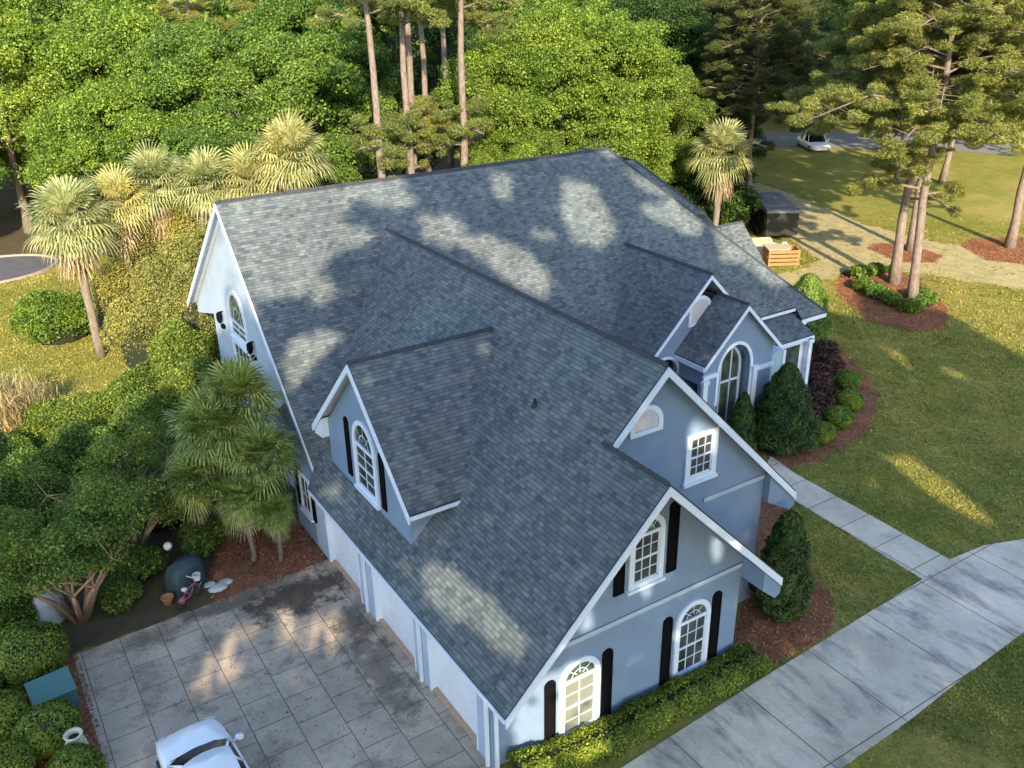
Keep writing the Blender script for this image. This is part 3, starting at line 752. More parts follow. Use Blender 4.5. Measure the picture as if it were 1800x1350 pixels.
def crown_lobes(rng, R, H, base, n, sub=3, cl=.75, per=9):
    """big lobes spread over an egg-shaped volume, each studded with leaf clumps of radius ~cl"""
    big = []
    for i in range(n):
        t = (i+.5)/n; z = base+H*(.10+.80*t**.85); a = i*2.399+rng.random()*.8
        prof = math.sin(math.pi*min(1, max(.05, .18+.78*t)))**.7
        rr = R*prof*(.55+.25*rng.random()) if i < n-2 else R*.15
        big.append((np.array([rr*math.cos(a), rr*math.sin(a), z]), R*(.24+.16*rng.random())))
    out = []
    ctr = np.array([0, 0, base+H*.45])
    for c, r in big:
        m_ = max(4, int(per*(r/cl)**2*.48))
        for _ in range(m_):
            d = sphere_pts(rng, 1)[0]
            if d[2] < -.35: d[2] *= -.6
            o_ = (c-ctr); o_ /= max(.1, np.linalg.norm(o_)); d = d+.45*o_; d /= np.linalg.norm(d)
            out.append((c+d*r*np.array([1, 1, .85])*rng.uniform(.66, 1.2), cl*rng.uniform(.5, 1.3)))
    return out

def trunk_mesh(name, mat, parent, H, r0, limbs, rng, top=.25, lean=.02, lobes=None, base_flare=1.5):
    mb = MB(); pts = [(0, 0, -.3)]
    x = y = 0; k = 8
    rad = [r0*base_flare]
    for i in range(1, k+1):
        x += rng.uniform(-1, 1)*lean*H/k; y += rng.uniform(-1, 1)*lean*H/k
        pts.append((x, y, H*i/k)); rad.append(r0*(1-(1-top)*i/k))
    mb.tube(pts, rad, 10)
    if lobes is not None:
        sel = [lobes[int(i)] for i in np.linspace(0, len(lobes)-1, limbs+4)]
        for c, r in sel:
            z0 = min(max(H*.25, c[2]-abs(c[0])*.5-abs(c[1])*.5-1.0), H*.95); i = z0/H*k; b = Vector(pts[min(k, int(i)+0)])
            b = b.lerp(Vector(pts[min(k, int(i)+1)]), i-int(i)) if i < k else b
            e = Vector(c); md = b.lerp(e, .5)+Vector((0, 0, -.06*(e-b).length))+Vector([rng.uniform(-.3, .3) for _ in range(3)])
            rr = r0*.38; mb.tube([b, b.lerp(md, .5), md, md.lerp(e, .5), e], [rr, rr*.8, rr*.6, rr*.4, rr*.15], 6)
            for _ in range(3):
                d = Vector([rng.uniform(-1, 1), rng.uniform(-1, 1), rng.uniform(0, 1)])*r*.8
                mb.tube([md.lerp(e, .3), md.lerp(e, .6)+d*.5, e+d], [rr*.35, rr*.22, rr*.06], 5)
    return mb.build(name, mat, parent, smooth=True)

# prototypes are kept as mesh data; every tree gets its own root, trunk and crown objects
PROTO = {}
def proto_broad(key, seed, R, H, base, n, nleaf, lsize, sub=3, r0=.28, cl=.75):
    rng = np.random.default_rng(seed); pr = random.Random(seed)
    lob = crown_lobes(rng, R, H, base, n, sub, cl)
    P, nn = lobe_points(rng, lob, nleaf)
    c = leaves("crown", P, nn, lsize*(.6+.8*rng.random(len(P))), M['lf_mid'], rng=rng, aspect=.62)
    t = trunk_mesh("trunk", M['bark2'], None, base+H*.8, r0, 9, pr, lobes=lob)
    PROTO[key] = [("crown", c.data), ("trunk", t.data)]
    for o in (c, t): bpy.data.objects.remove(o)

def pine_clump(rng, c, r, n, out):
    """needle tuft cloud: spiky, flattened"""
    d = sphere_pts(rng, n); d[:, 2] = d[:, 2]*.55+.12
    q = r*(.35+.65*rng.random(n)**.5)
    P = c+d*q[:, None]; out.append((P, d+rng.normal(size=(n, 3))*.35, np.tile(0, n)))
def proto_pine(key, seed, H, r0, c0, R, nb, per, lsize, droop=.1, n_low=0, gap=0.0, mats=('lf_olive',), top=.35):
    """tall pine: bare trunk to c0, then limbs carrying needle clumps"""
    rng = np.random.default_rng(seed); pr = random.Random(seed)
    mb = MB(); k = 10; pts = [(0, 0, -.3)]; rad = [r0*1.45]; x = y = 0
    for i in range(1, k+1):
        x += pr.uniform(-1, 1)*.006*H; y += pr.uniform(-1, 1)*.006*H
        pts.append((x, y, H*i/k)); rad.append(r0*(1-(1-top)*(i/k)))
    mb.tube(pts, rad, 10)
    Ps, Ds, Cs = [], [], []
    for b in range(nb):
        t = b/nb; z = c0+(H-c0)*(t**.9) if b >= n_low else c0*(.6+.35*pr.random())
        a = b*2.4+pr.uniform(-.5, .5); i = z/H*k; p0 = Vector(pts[min(k, int(i))]).lerp(Vector(pts[min(k, int(i)+1)]), i-int(i))
        L = R*(1.0-.55*t)*pr.uniform(.65, 1.1) if b >= n_low else R*.5*pr.uniform(.5, 1)
        dirv = Vector((math.cos(a), math.sin(a), -droop+.45*t))
        e = p0+dirv*L; md = p0.lerp(e, .55)+Vector((0, 0, .12*L))
        rr = r0*.30*(1-.5*t); mb.tube([p0, md, e], [rr, rr*.65, rr*.2], 6)
        m_ = max(3, int(L*2.5))
        for j in range(m_):
            f = .35+.65*(j+pr.random())/m_; q = p0.lerp(md, f*1.6) if f < .55 else md.lerp(e, (f-.55)/.45)
            side = Vector((-dirv.y, dirv.x, 0))*pr.uniform(-1, 1)*L*.33*(1.2-f*.5)
            c = q+side+Vector((0, 0, pr.uniform(-.45, .55)))
            mb.tube([q, c], [rr*.3, rr*.12], 4, cap=False)
            r = pr.uniform(.38, .85)*(.75+.25*L/R)
            n = int(per*r*r); d = sphere_pts(rng, n); d[:, 2] = d[:, 2]*.6+.15
            qd = r*(.25+.75*rng.random(n)**.55)
            Ps.append(np.array(c)+d*qd[:, None]*np.array([1, 1, .8])); Ds.append(d+rng.normal(size=(n, 3))*.35)
    P = np.concatenate(Ps); D = np.concatenate(Ds); nn = rng.normal(size=P.shape)+np.array([0, 0, .8])
    c = leaves("crown", P, nn, lsize*(.6+.8*rng.random(len(P))), M[mats[0]], rng=rng, aspect=.17, dirs=D)
    t = mb.build("trunk", M['bark'], None, smooth=True)
    PROTO[key] = [("crown", c.data), ("trunk", t.data)]
    for o in (c, t): bpy.data.objects.remove(o)

def put(key, name, loc, scale=1.0, rz=0.0, mat=None, label=None, cat="tree", group=None, trunkmat=None, sz=None):
    r = empty(name, loc, rz); s = scale
    r.scale = (s, s, sz if sz else s)
    tag(r, label, cat, group)
    for nm, me in PROTO[key]:
        o = bpy.data.objects.new(nm, me); link(o, r)
        mm = mat if nm in ("crown", "fronds", "foliage") else trunkmat if nm == "trunk" else None
        if mm: o.material_slots[0].link = 'OBJECT'; o.material_slots[0].material = M[mm]
    return r

proto_broad('A', 1, 5.5, 9.5, 2.5, 17, 130000, .15)
proto_broad('B', 2, 6.0, 11.0, 3.0, 19, 145000, .15)
proto_broad('C', 3, 4.6, 8.0, 1.2, 15, 95000, .135, cl=.55)
proto_broad('OAK', 7, 8.4, 13.0, 3.6, 30, 310000, .15, sub=4, r0=.42, cl=.75)
proto_broad('BUSH', 4, 2.2, 2.8, .1, 10, 15000, .14, sub=3, r0=.08, cl=.4)
proto_pine('P1', 11, 22.0, .27, 10.0, 4.6, 30, 1500, .2, n_low=4)
proto_pine('P2', 12, 24.0, .31, 12.5, 3.9, 26, 1500, .2, n_low=9)
proto_pine('P3', 13, 22.0, .34, 9.6, 9.8, 56, 1500, .21, droop=.22, n_low=3)
proto_pine('P4', 15, 23.0, .31, 9.8, 9.2, 54, 1500, .21, droop=.14, n_low=3)

# --- woods, left and behind the house
put('B', "broadleaf_tree", (-3.0, 70, 0), 1.28, .4, 'lf_yel', "sunlit yellow green broadleaf tree above the road at the left edge")
put('C', "broadleaf_tree", (-10.5, 66.5, 0), 1.3, 2.4, 'lf_yel', "rounded bright yellow green tree low at the left edge, in front of the taller one")
put('A', "broadleaf_tree", (2.6, 52.5, 0), 1.05, 1.2, 'lf_yel', "bright green broadleaf tree between the road and the palms")
put('B', "broadleaf_tree", (9.0, 56, 0), 1.12, 4.0, 'lf_mid', "mid green broadleaf tree standing behind the row of palms")
put('A', "broadleaf_tree", (13.8, 49.5, 0), 1.25, 5.1, 'lf_mid', "green tree left of the tall bare pine trunks, pale branches showing")
put('B', "broadleaf_tree", (18.0, 58, 0), 1.25, .9, 'lf_mid', "tall green broadleaf tree behind the left pine trunk")
put('A', "broadleaf_tree", (-13, 78, 0), 1.5, .2, 'lf_mid', "tall broadleaf tree at the top left corner beyond the road")
put('B', "broadleaf_tree", (-2, 82, 0), 1.45, 3.2, 'lf_mid', "tall green tree rising beyond the bend of the road")
put('A', "broadleaf_tree", (6.5, 68, 0), 1.42, 2.2, 'lf_yel', "pale green treetop against the upper edge left of centre")
put('C', "broadleaf_tree", (5.5, 45.0, 0), 1.1, 1.9, 'lf_mid', "small dense green tree just behind the palm group")
put('C', "broadleaf_tree", (11.5, 41.0, 0), .92, 3.9, 'lf_mid', "low leafy tree between the palms and the house ridge")
put('OAK', "oak_tree", (31.0, 40.5, -.5), 1.0, 1.1, 'lf_yel', "very large spreading bright green oak directly behind the roof ridge")
put('OAK', "oak_tree", (39.5, 44.5, -.5), .82, 2.9, 'lf_mid', "broad green oak right of the largest one, behind the roof hip")
put('B', "broadleaf_tree", (24.8, 36.5, -.5), .72, 5.5, 'lf_mid', "small green tree behind the middle of the ridge, left of the large oak")
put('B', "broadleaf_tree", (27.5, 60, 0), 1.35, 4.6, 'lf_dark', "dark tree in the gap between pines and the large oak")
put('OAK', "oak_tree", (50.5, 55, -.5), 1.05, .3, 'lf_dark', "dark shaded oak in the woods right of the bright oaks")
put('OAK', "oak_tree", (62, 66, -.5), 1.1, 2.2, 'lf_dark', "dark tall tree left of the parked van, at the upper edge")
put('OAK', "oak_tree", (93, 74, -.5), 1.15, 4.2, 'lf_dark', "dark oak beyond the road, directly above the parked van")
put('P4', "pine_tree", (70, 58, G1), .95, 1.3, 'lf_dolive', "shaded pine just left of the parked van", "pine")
put('P3', "pine_tree", (84, 47, G1), 1.0, 3.9, 'lf_olive', "pine beside the pale road, right of the parked van", "pine")
put('P3', "pine_tree", (93, 33, G1), 1.0, 5.0, 'lf_olive', "pine at the road bend by the right edge", "pine")
put('OAK', "oak_tree", (107, 58, -.5), 1.15, .9, 'lf_mid', "oak beyond the pale road, right of the parked van")
put('OAK', "oak_tree", (120, 40, -.5), 1.2, 1.9, 'lf_mid', "oak beyond the pale road at the right edge")
put('B', "broadleaf_tree", (55, 47.5, -.5), .62, 1.7, 'lf_dark', "small dark tree behind the palm at the track's end")
for i, (x, y, key, sc, ro, lab) in enumerate((
    (14.2, 35.5, 'P2', 1.0, .3, "tall pine with thick pale trunk, leftmost of the pines behind the ridge"),
    (17.3, 38.2, 'P2', .98, 2.0, "slender pine, second from left behind the ridge"),
    (18.3, 39.4, 'P2', 1.02, 4.0, "slender pine close beside the second trunk behind the ridge"),
    (21.1, 42.6, 'P2', .97, 5.2, "thin pine with pale trunk midway between the two thick ones"),
    (24.3, 45.5, 'P2', 1.0, 1.0, "thin dark pine trunk just left of the rightmost one"),
    (20.6, 36.9, 'P2', 1.03, 3.0, "tall pine with scaly trunk, rightmost of the pines behind the ridge"))):
    put(key, "pine_tree", (x, y, 0), sc, ro, 'lf_olive', lab, "pine", "tall pines behind the house ridge")
for i, (x, y, sc, ro) in enumerate(((12, 66, 1.05, 1), (20, 70, 1.1, 2), (29, 72, 1.05, 3), (37, 66, 1.0, 4), (44, 72, 1.1, 5), (-8, 76, 1.1, 6))):
    put('P1', "pine_tree", (x, y, 0), sc, ro, 'lf_olive', "far pine at the upper edge of the woods, %s of the six from the left" % ORD[[1, 2, 3, 4, 5, 0][i]], "pine", "pines in the far woods")
# right-hand lawn pines
put('P3', "pine_tree", (45.2, 20.8, G1), 1.0, .5, 'lf_olive', "large lawn pine in the mulch island, left of the two thick trunks", "pine")
put('P4', "pine_tree", (42.4, 17.4, G1), .98, 3.5, 'lf_olive', "large lawn pine in the mulch island, right and nearest trunk", "pine")
put('P4', "pine_tree", (53.0, 25.1, G1), .95, 4.2, 'lf_olive', "pale trunked pine in the small mulch ring behind the island pines", "pine")
put('P3', "pine_tree", (59.7, 21.2, G1), .98, 1.5, 'lf_olive', "lawn pine in the straw bed at the right edge", "pine")
put('P4', "pine_tree", (76, 38, G1), 1.0, 5.5, 'lf_olive', "far lawn pine near the road at the right edge", "pine")
put('P1', "pine_tree", (73, 41, G1), 1.0, .7, 'lf_olive', "far lawn pine in front of the pale road", "pine")
put('P4', "pine_tree", (50.5, 39.5, G1), .82, 3.3, 'lf_dolive', "dark drooping pine behind the dumpster", "pine")
put('P3', "pine_tree", (61, 52, G1), .95, 5.9, 'lf_dolive', "dark pine left of the parked van", "pine")

# far woods as one mass
def far_woods():
    rng = np.random.default_rng(77); pr = random.Random(77)
    Ps, Ns = [], []
    for i in range(70):
        row = i // 24; t = (i % 24)/23
        x = -45+t*185+pr.uniform(-3, 3); y = 84+row*13+pr.uniform(-4, 4)-.25*max(0, x-50)
        if x > 75: y = max(y, 72)
        R = pr.uniform(5, 7.5); H = pr.uniform(14, 19)
        P, nn = lobe_points(rng, crown_lobes(rng, R, H, 1.0, 12, 2, 1.3), 5000)
        Ps.append(P+np.array([x, y, 0])); Ns.append(nn)
    P = np.concatenate(Ps); nn = np.concatenate(Ns)
    o = leaves("far_woods", P, nn, .55*(.6+.8*rng.random(len(P))), M['lf_mid'], rng=rng, aspect=.65)
    tag(o, "mass of far treetops closing the view along the upper edge", "woods", None, "stuff")
far_woods()
# understory along the wood edge
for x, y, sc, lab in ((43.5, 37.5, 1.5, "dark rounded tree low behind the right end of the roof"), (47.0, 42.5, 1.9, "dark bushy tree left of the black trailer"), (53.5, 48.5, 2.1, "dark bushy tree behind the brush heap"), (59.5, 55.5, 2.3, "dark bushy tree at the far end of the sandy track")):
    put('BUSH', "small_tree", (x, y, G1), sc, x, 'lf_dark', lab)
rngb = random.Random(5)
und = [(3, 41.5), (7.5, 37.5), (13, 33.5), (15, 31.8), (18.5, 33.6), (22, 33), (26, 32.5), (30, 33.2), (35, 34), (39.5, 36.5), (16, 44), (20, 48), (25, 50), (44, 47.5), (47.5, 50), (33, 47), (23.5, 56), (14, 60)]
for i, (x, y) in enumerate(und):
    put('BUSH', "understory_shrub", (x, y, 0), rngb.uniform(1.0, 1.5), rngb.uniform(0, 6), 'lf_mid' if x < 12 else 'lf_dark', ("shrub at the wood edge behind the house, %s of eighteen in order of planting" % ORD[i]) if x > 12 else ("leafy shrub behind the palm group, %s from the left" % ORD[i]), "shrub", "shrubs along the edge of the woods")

# --- palms
def proto_palm(key, seed, H, R, nf, ndead, r0=.2, skirt=.0):
    rng = np.random.default_rng(seed); pr = random.Random(seed)
    mb = MB(); pts = [(0, 0, -.2)]; rad = [r0*1.3]; x = y = 0
    for i in range(1, 7):
        x += pr.uniform(-.06, .06); y += pr.uniform(-.06, .06); pts.append((x, y, H*i/6)); rad.append(r0*(1.0 if i < 5 else 1.25))
    mb.tube(pts, rad, 10)
    top = Vector(pts[-1])
    t = mb.build("trunk", M['bark2'], None, smooth=True)
    def fan(mb, base, d, L, w, droop, nl=22):
        d = d.normalized(); h = d.cross(Vector((0, 0, 1))); h = h.normalized() if h.length > .05 else Vector((1, 0, 0)); u = h.cross(d)
        hub = base+d*L*.45+Vector((0, 0, -droop*.12*L))
        mb.tube([base, base.lerp(hub, .5)+Vector((0, 0, .04)), hub], [.022, .018, .014], 4, cap=False)
        for k in range(nl):
            a = (k/(nl-1)-.5)*math.radians(205)
            ld = (d*math.cos(a)+h*math.sin(a)).normalized(); ll = L*w*(.72+.28*math.cos(a))*pr.uniform(.9, 1.08)
            side = ld.cross(u).normalized()*.027*(L/1.3)
            p0 = hub; p1 = hub+ld*ll*.5+u*.08*ll*abs(math.sin(a)); p2 = hub+ld*ll*.82+Vector((0, 0, -droop*.22*ll)); p3 = hub+ld*ll*1.0+Vector((0, 0, -droop*.62*ll))
            mb.face([p0, p1+side, p1-side]); mb.face([p1+side, p2+side*.7, p2-side*.7, p1-side]); mb.face([p2+side*.7, p3, p2-side*.7])
    f = MB()
    for i in range(nf):
        a = i*2.399+pr.uniform(-.3, .3); e = 1.35-1.9*(i/nf)+pr.uniform(-.15, .15)
        d = Vector((math.cos(a)*math.cos(e), math.sin(a)*math.cos(e), math.sin(e)))
        fan(f, top+Vector((0, 0, .1*pr.random())), d, R*pr.uniform(.85, 1.1), .64, .15+.75*(i/nf)**1.5)
    fo = f.build("fronds", M['lf_palm'], None)
    g = MB()
    for i in range(ndead):
        a = i*2.399+pr.uniform(-.3, .3); e = -1.15+pr.uniform(-.25, .2)
        d = Vector((math.cos(a)*math.cos(e), math.sin(a)*math.cos(e), math.sin(e)))
        fan(g, top-Vector((0, 0, .15+skirt*pr.random())), d, R*pr.uniform(.6, .85), .6, .9, 14)
    dd = g.build("dead_fronds", M['lf_dead'], None)
    PROTO[key] = [("trunk", t.data), ("fronds", fo.data), ("dead_fronds", dd.data)]
    for o in (t, fo, dd): bpy.data.objects.remove(o)
proto_palm('PALM', 21, 6.3, 2.1, 46, 26, .19, .4)
proto_palm('PALMT', 22, 8.6, 2.2, 50, 34, .19, .9)
proto_palm('PALMS', 23, 4.2, 1.7, 40, 14, .15, .4)
for x, y, k, sc, ro, lab in (
    (-3.2, 37.1, 'PALM', 1.22, 0, "fan palm with a bare lit trunk at the left, in front of the others"),
    (-.6, 38.6, 'PALMT', .93, 1, "fan palm just right of the bare trunked one, bleached fronds"),
    (1.6, 39.0, 'PALMT', 1.02, 2, "tall fan palm in the middle of the palm group"),
    (4.2, 37.4, 'PALMT', 1.0, 3, "fan palm whose head stands over the left gable"),
    (6.6, 36.6, 'PALMT', 1.0, 4, "fan palm left of the tallest, beside the ridge end"),
    (8.6, 35.6, 'PALMT', 1.16, 5, "tallest fan palm, rightmost of the group by the ridge, brown skirt")):
    put(k, "fan_palm", (x, y, 0), sc, ro, 'lf_palmy', lab, "palm", "palms left of the roof ridge")
put('PALM', "fan_palm", (39.6, 32.6, G1), 1.22, 2, 'lf_palmy', "drooping fan palm behind the right end of the roof", "palm")
for x, y, k, sc, ro, lab in (
    (-1.2, 15.9, 'PALM', .80, .5, "dark green fan palm against the gable wall, tallest of the cluster"),
    (-2.6, 15.2, 'PALMS', 1.02, 2, "fan palm at the left of the cluster by the gable wall"),
    (-1.2, 13.6, 'PALMS', .86, 3.3, "fan palm at the right of the cluster beside the side window"),
    (-3.6, 14.4, 'PALMS', .72, 1.1, "fan palm furthest left in the cluster by the gable wall"),
    (-1.5, 12.3, 'PALMS', .5, 5.6, "smallest fan palm of the cluster, nearest the court"),
    (-2.3, 12.9, 'PALMS', .62, 4.5, "lowest fan palm of the cluster, hanging over the mulch")):
    put(k, "fan_palm", (x, y, 0), sc, ro, 'lf_palm', lab, "palm", "palms clustered at the left gable")

# --- shrubs and small trees at the left
def bushy(name, loc, rx, ry, rz, mat, n, ls, label, cat="shrub", group=None, seed=1, lob=9, core=True, up_=.55):
    rng = np.random.default_rng(seed); root = empty(name, loc); tag(root, label, cat, group)
    lobes = []
    for i in range(lob):
        d = sphere_pts(rng, 1)[0]; d[2] = abs(d[2])*.9-.1
        lobes.append((d*.52, .36+.18*rng.random()))
    lobes.append((np.zeros(3), .62))
    P, nn = lobe_points(rng, lobes, n, 1.0, (.75, 1.1)); P *= np.array([rx, ry, rz]); P[:, 2] += rz*up_
    P = P[P[:, 2] > .02]; nn = nn[:len(P)]
    leaves("foliage", P, nn, ls*(.6+.8*rng.random(len(P))), M[mat], root, rng=rng, aspect=.6)
    if core:
        mb = MB(); mb.lathe([(0.01, .02), (rx*.5, .05), (rx*.62, rz*.45), (rx*.45, rz*.9), (.01, rz*1.15)], n=10); mb.build("stems", M['core'], root)  # solid dark filler behind the leaves, blocks the view through
    return root
bushy("leafy_shrub", (-4.6, 41.6, 0), 2.9, 2.6, 2.0, 'lf_yel', 22000, .15, "bright green rounded shrub behind the bare palm trunk on the left lawn", seed=2)
for i, (x, y, rx, rz, mt, lab) in enumerate((
    (.6, 35.6, 2.4, 4.6, 'lf_gold', "golden olive shrub below the palms nearest the gable"),
    (-1.2, 34.0, 2.2, 3.0, 'lf_gold', "olive shrub at the foot of the bare palm trunk"),
    (2.8, 35.8, 2.4, 4.9, 'lf_gold', "large golden shrub under the middle palms"),
    (1.4, 31.9, 2.1, 4.2, 'lf_gold', "golden shrub close behind the rear eave corner"),
    (-1.6, 38.8, 2.0, 3.4, 'lf_gold', "golden shrub left of the palms, behind the bare trunk"),
    (.6, 39.4, 2.3, 5.6, 'lf_gold', "tall golden shrub between the second and third palms"),
    (3.4, 38.6, 2.3, 6.4, 'lf_gold', "tall golden shrub filling the middle of the palm group"),
    (6.4, 38.2, 2.1, 6.6, 'lf_gold', "tall golden shrub behind the tallest palms"),
    (4.8, 34.0, 2.0, 5.0, 'lf_gold', "tall golden shrub behind the left end of the ridge"),
    (-.4, 28.4, 1.9, 3.2, 'lf_under', "dark green shrub beside the rear corner of the gable wall"),
    (-1.0, 24.6, 1.9, 2.9, 'lf_under', "dark shrub against the gable wall above the palm cluster"),
    (-2.6, 27.6, 2.1, 1.9, 'lf_under', "green shrub left of the dark one near the gable"),
    (-3.6, 24.2, 2.2, 1.7, 'lf_under', "green shrub in the middle of the left planting"),
    (-5.6, 27.0, 2.2, 1.3, 'lf_under', "low olive green shrub in the middle left planting"),
    (-3.0, 20.8, 2.2, 2.0, 'lf_under', "green shrub left of the palm cluster"),
    (-6.2, 22.6, 2.0, 1.8, 'lf_under', "green shrub behind the crape myrtle"),
    (-8.6, 20.6, 2.2, 2.0, 'lf_under', "green shrub at the left edge behind the crape myrtle"),
    (-8.0, 25.6, 1.7, 1.2, 'lf_box', "low shrub beside the dry grass at the left edge"),
    (-4.6, 17.6, 1.8, 1.7, 'lf_under', "dark shrub between the crape myrtle and the palm cluster"),
    (-7.0, 13.1, .9, .5, 'lf_under', "low dark ground cover right beside the crape myrtle trunk"),
    (-6.1, 14.3, 1.2, .8, 'lf_under', "dark low shrub left of the globe lamp"),
    (-3.7, 14.6, 1.0, 1.0, 'lf_under', "dark low shrub right of the globe lamp"),
    (-10.6, 13.9, 1.5, 1.1, 'lf_under', "green shrub at the left edge beside the white drum"),
    (-10.4, 17.2, 1.9, 1.8, 'lf_under', "green shrub at the left edge left of the crape myrtle"),
    (-9.4, 24.0, 2.0, 1.6, 'lf_under', "green shrub at the left edge below the dry grass"),
    (-6.6, 29.0, 1.6, .9, 'lf_box', "low shrub right of the dry grass"))):
    bushy("garden_shrub", (x, y, 0), rx, rx*.95, rz, mt, int(11000*rx), .105, lab, seed=30+i)
for i, (x, y) in enumerate(((-8.3, 31.5), (-7.4, 30.2), (-8.9, 29.2))):
    rng = np.random.default_rng(60+i); n = 900
    P = np.stack([rng.normal(0, .45, n), rng.normal(0, .45, n), rng.random(n)*1.9], 1); D = np.tile([0, 0, 1.], (n, 1))+rng.normal(size=(n, 3))*.28
    o = leaves("dry_grass_clump", P, rng.normal(size=(n, 3)), .8, M['lf_tan'], rng=rng, aspect=.05, dirs=D); o.location = (x, y, 0)
    tag(o, "dry tan ornamental grass clump at the left edge, %s" % ("the furthest back", "the one nearest the bare palm", "the lowest")[i], "grass", "dry grass clumps at the left edge")

# crape myrtle (multi-trunk)
def crape(name, loc, R, H, seed, label, mat='lf_dark', n=16000):
    rng = np.random.default_rng(seed); pr = random.Random(seed); root = empty(name, loc); tag(root, label, "tree")
    mb = MB(); tips = []
    for i in range(7):
        a = i*2*math.pi/7+pr.uniform(-.3, .3); e = Vector((math.cos(a)*R*.45, math.sin(a)*R*.45, H*.5)); b = Vector((math.cos(a)*.15, math.sin(a)*.15, -.1))
        md = b.lerp(e, .5)+Vector((0, 0, .25)); mb.tube([b, md, e], [.11, .085, .06], 8)
        for _ in range(5):
            q = e+Vector([pr.uniform(-1, 1)*R*.5, pr.uniform(-1, 1)*R*.5, pr.uniform(.1, .45)*H]); mb.tube([e, e.lerp(q, .5)+Vector((pr.uniform(-.2, .2), pr.uniform(-.2, .2), .1)), q], [.05, .035, .012], 6)
            tips.append(q)
            for _ in range(3):
                q2 = q+Vector([pr.uniform(-1, 1)*R*.28, pr.uniform(-1, 1)*R*.28, pr.uniform(-.1, .25)*H]); mb.tube([q, q2], [.02, .006], 4, cap=False); tips.append(q2)
    mb.build("trunk", M['barkc'], root, smooth=True)
    lob = [(np.array(q), pr.uniform(.45, .8)) for q in tips if pr.random() < .42]
    P, nn = lobe_points(rng, lob, n, .7, (.3, 1.1))
    leaves("crown", P, nn, .105*(.6+.8*rng.random(len(P))), M[mat], root, rng=rng, aspect=.5)
    return root
crape("crape_myrtle", (-8.2, 12.9, 0), 2.6, 3.4, 3, "multi trunked crape myrtle with orange brown stems at the corner of the court", 'lf_under', 30000)
crape("crape_myrtle", (-5.9, 15.6, 0), 2.9, 3.8, 5, "airy grey twigged crape myrtle behind the bicycle", 'lf_under', 20000)

# clipped balls and hedges
def ball(name, loc, r, mat, label, group, seed, sq=.8, n=5200, ls=.085, cat="shrub"):
    rng = np.random.default_rng(seed); root = empty(name, loc); tag(root, label, cat, group)
    d = sphere_pts(rng, n); bump_ = 1+.05*np.sin(d[:, 0]*5+seed)+.045*np.sin(d[:, 1]*7+seed*2)+.04*np.sin(d[:, 2]*6)
    P = d*(r*bump_*(.95+.07*rng.random(n)))[:, None]; P[:, 2] *= sq; P[:, 2] += r*sq*.82
    k = P[:, 2] > 0
    leaves("foliage", P[k], (d+rng.normal(size=d.shape)*.45)[k], ls*(.7+.6*rng.random(k.sum())), M[mat], root, rng=rng, aspect=.65)
    mb = MB(); mb.lathe([(r*.90*math.cos(t), max(.01, r*sq*.82+r*.90*sq*math.sin(t))) for t in np.linspace(-1.57, 1.57, 12)], n=20); mb.build("stems", M['core'], root, smooth=True)  # dark solid inside the ball, closes the gaps between leaves
    return root
for i, (x, y, r, lab) in enumerate(((-9.85, 7.5, .82, "round clipped bush beside the cream urn"), (-10.95, 8.6, .85, "round clipped bush at the left edge below the utility box"),
    (-10.9, 6.7, .72, "round clipped bush in the bottom left corner"), (-9.45, 5.6, .72, "clipped bush in front of the cream urn at the bottom edge"), (-9.9, 10.9, 1.1, "broad low clipped bush behind the green utility box"),
    (-11.6, 10.8, 1.1, "broad clipped bush at the left edge behind the utility box"))):
    ball("boxwood", (x, y, 0), r, 'lf_box', lab, "clipped bushes left of the court", 80+i, n=int(9000*r*r), sq=.85)
for i, (x, y, mt, lab) in enumerate(((28.5, 11.3, 'lf_boxy', "bright green ball shrub furthest from the conical evergreen"), (26.6, 9.7, 'lf_boxy', "bright green ball shrub, second from the far end of the row"),
    (24.7, 8.8, 'lf_boxy', "yellow green ball shrub, third along the bed edge"), (22.7, 8.2, 'lf_box', "ball shrub tucked beside the large conical evergreen"))):
    ball("ball_shrub", (x, y, G1), .66, mt, lab, "ball shrubs along the entry bed", 90+i, n=3800, ls=.1)
for i, (x, y, r) in enumerate(((31.6, 16.6, .8), (31.0, 14.6, .85), (29.6, 13.4, .9), (28.2, 12.9, .85), (27.2, 12.0, .9), (26.4, 11.2, .8), (25.2, 10.5, .8), (24.2, 10.1, .75), (27.6, 14.2, .7))):
    bushy("burgundy_shrub", (x, y, G1), r, r, r*.75, 'lf_red', 2600, .14, "burgundy shrub in the entry bed, %s counting from the roof corner towards the conical evergreen" % ORD[i] if i < 8 else "burgundy shrub in the entry bed closest to the corner post", "shrub", "burgundy shrubs in the entry bed", 100+i)
for i, (x, y, r) in enumerate(((44.3, 22.8, .9), (45.8, 22.9, .8), (42.3, 21.0, .85), (41.6, 19.6, .85), (41.4, 18.3, .8), (41.2, 16.6, .85), (42.9, 16.8, .9), (43.8, 17.8, .8), (47.0, 22.2, .6))):
    bushy("island_shrub", (x, y, G1), r, r, r*.7, 'lf_mid', 2600, .2, "leafy shrub in the pine island, %s going round from the far side" % ORD[i], "shrub", "shrubs in the mulch island", 120+i)
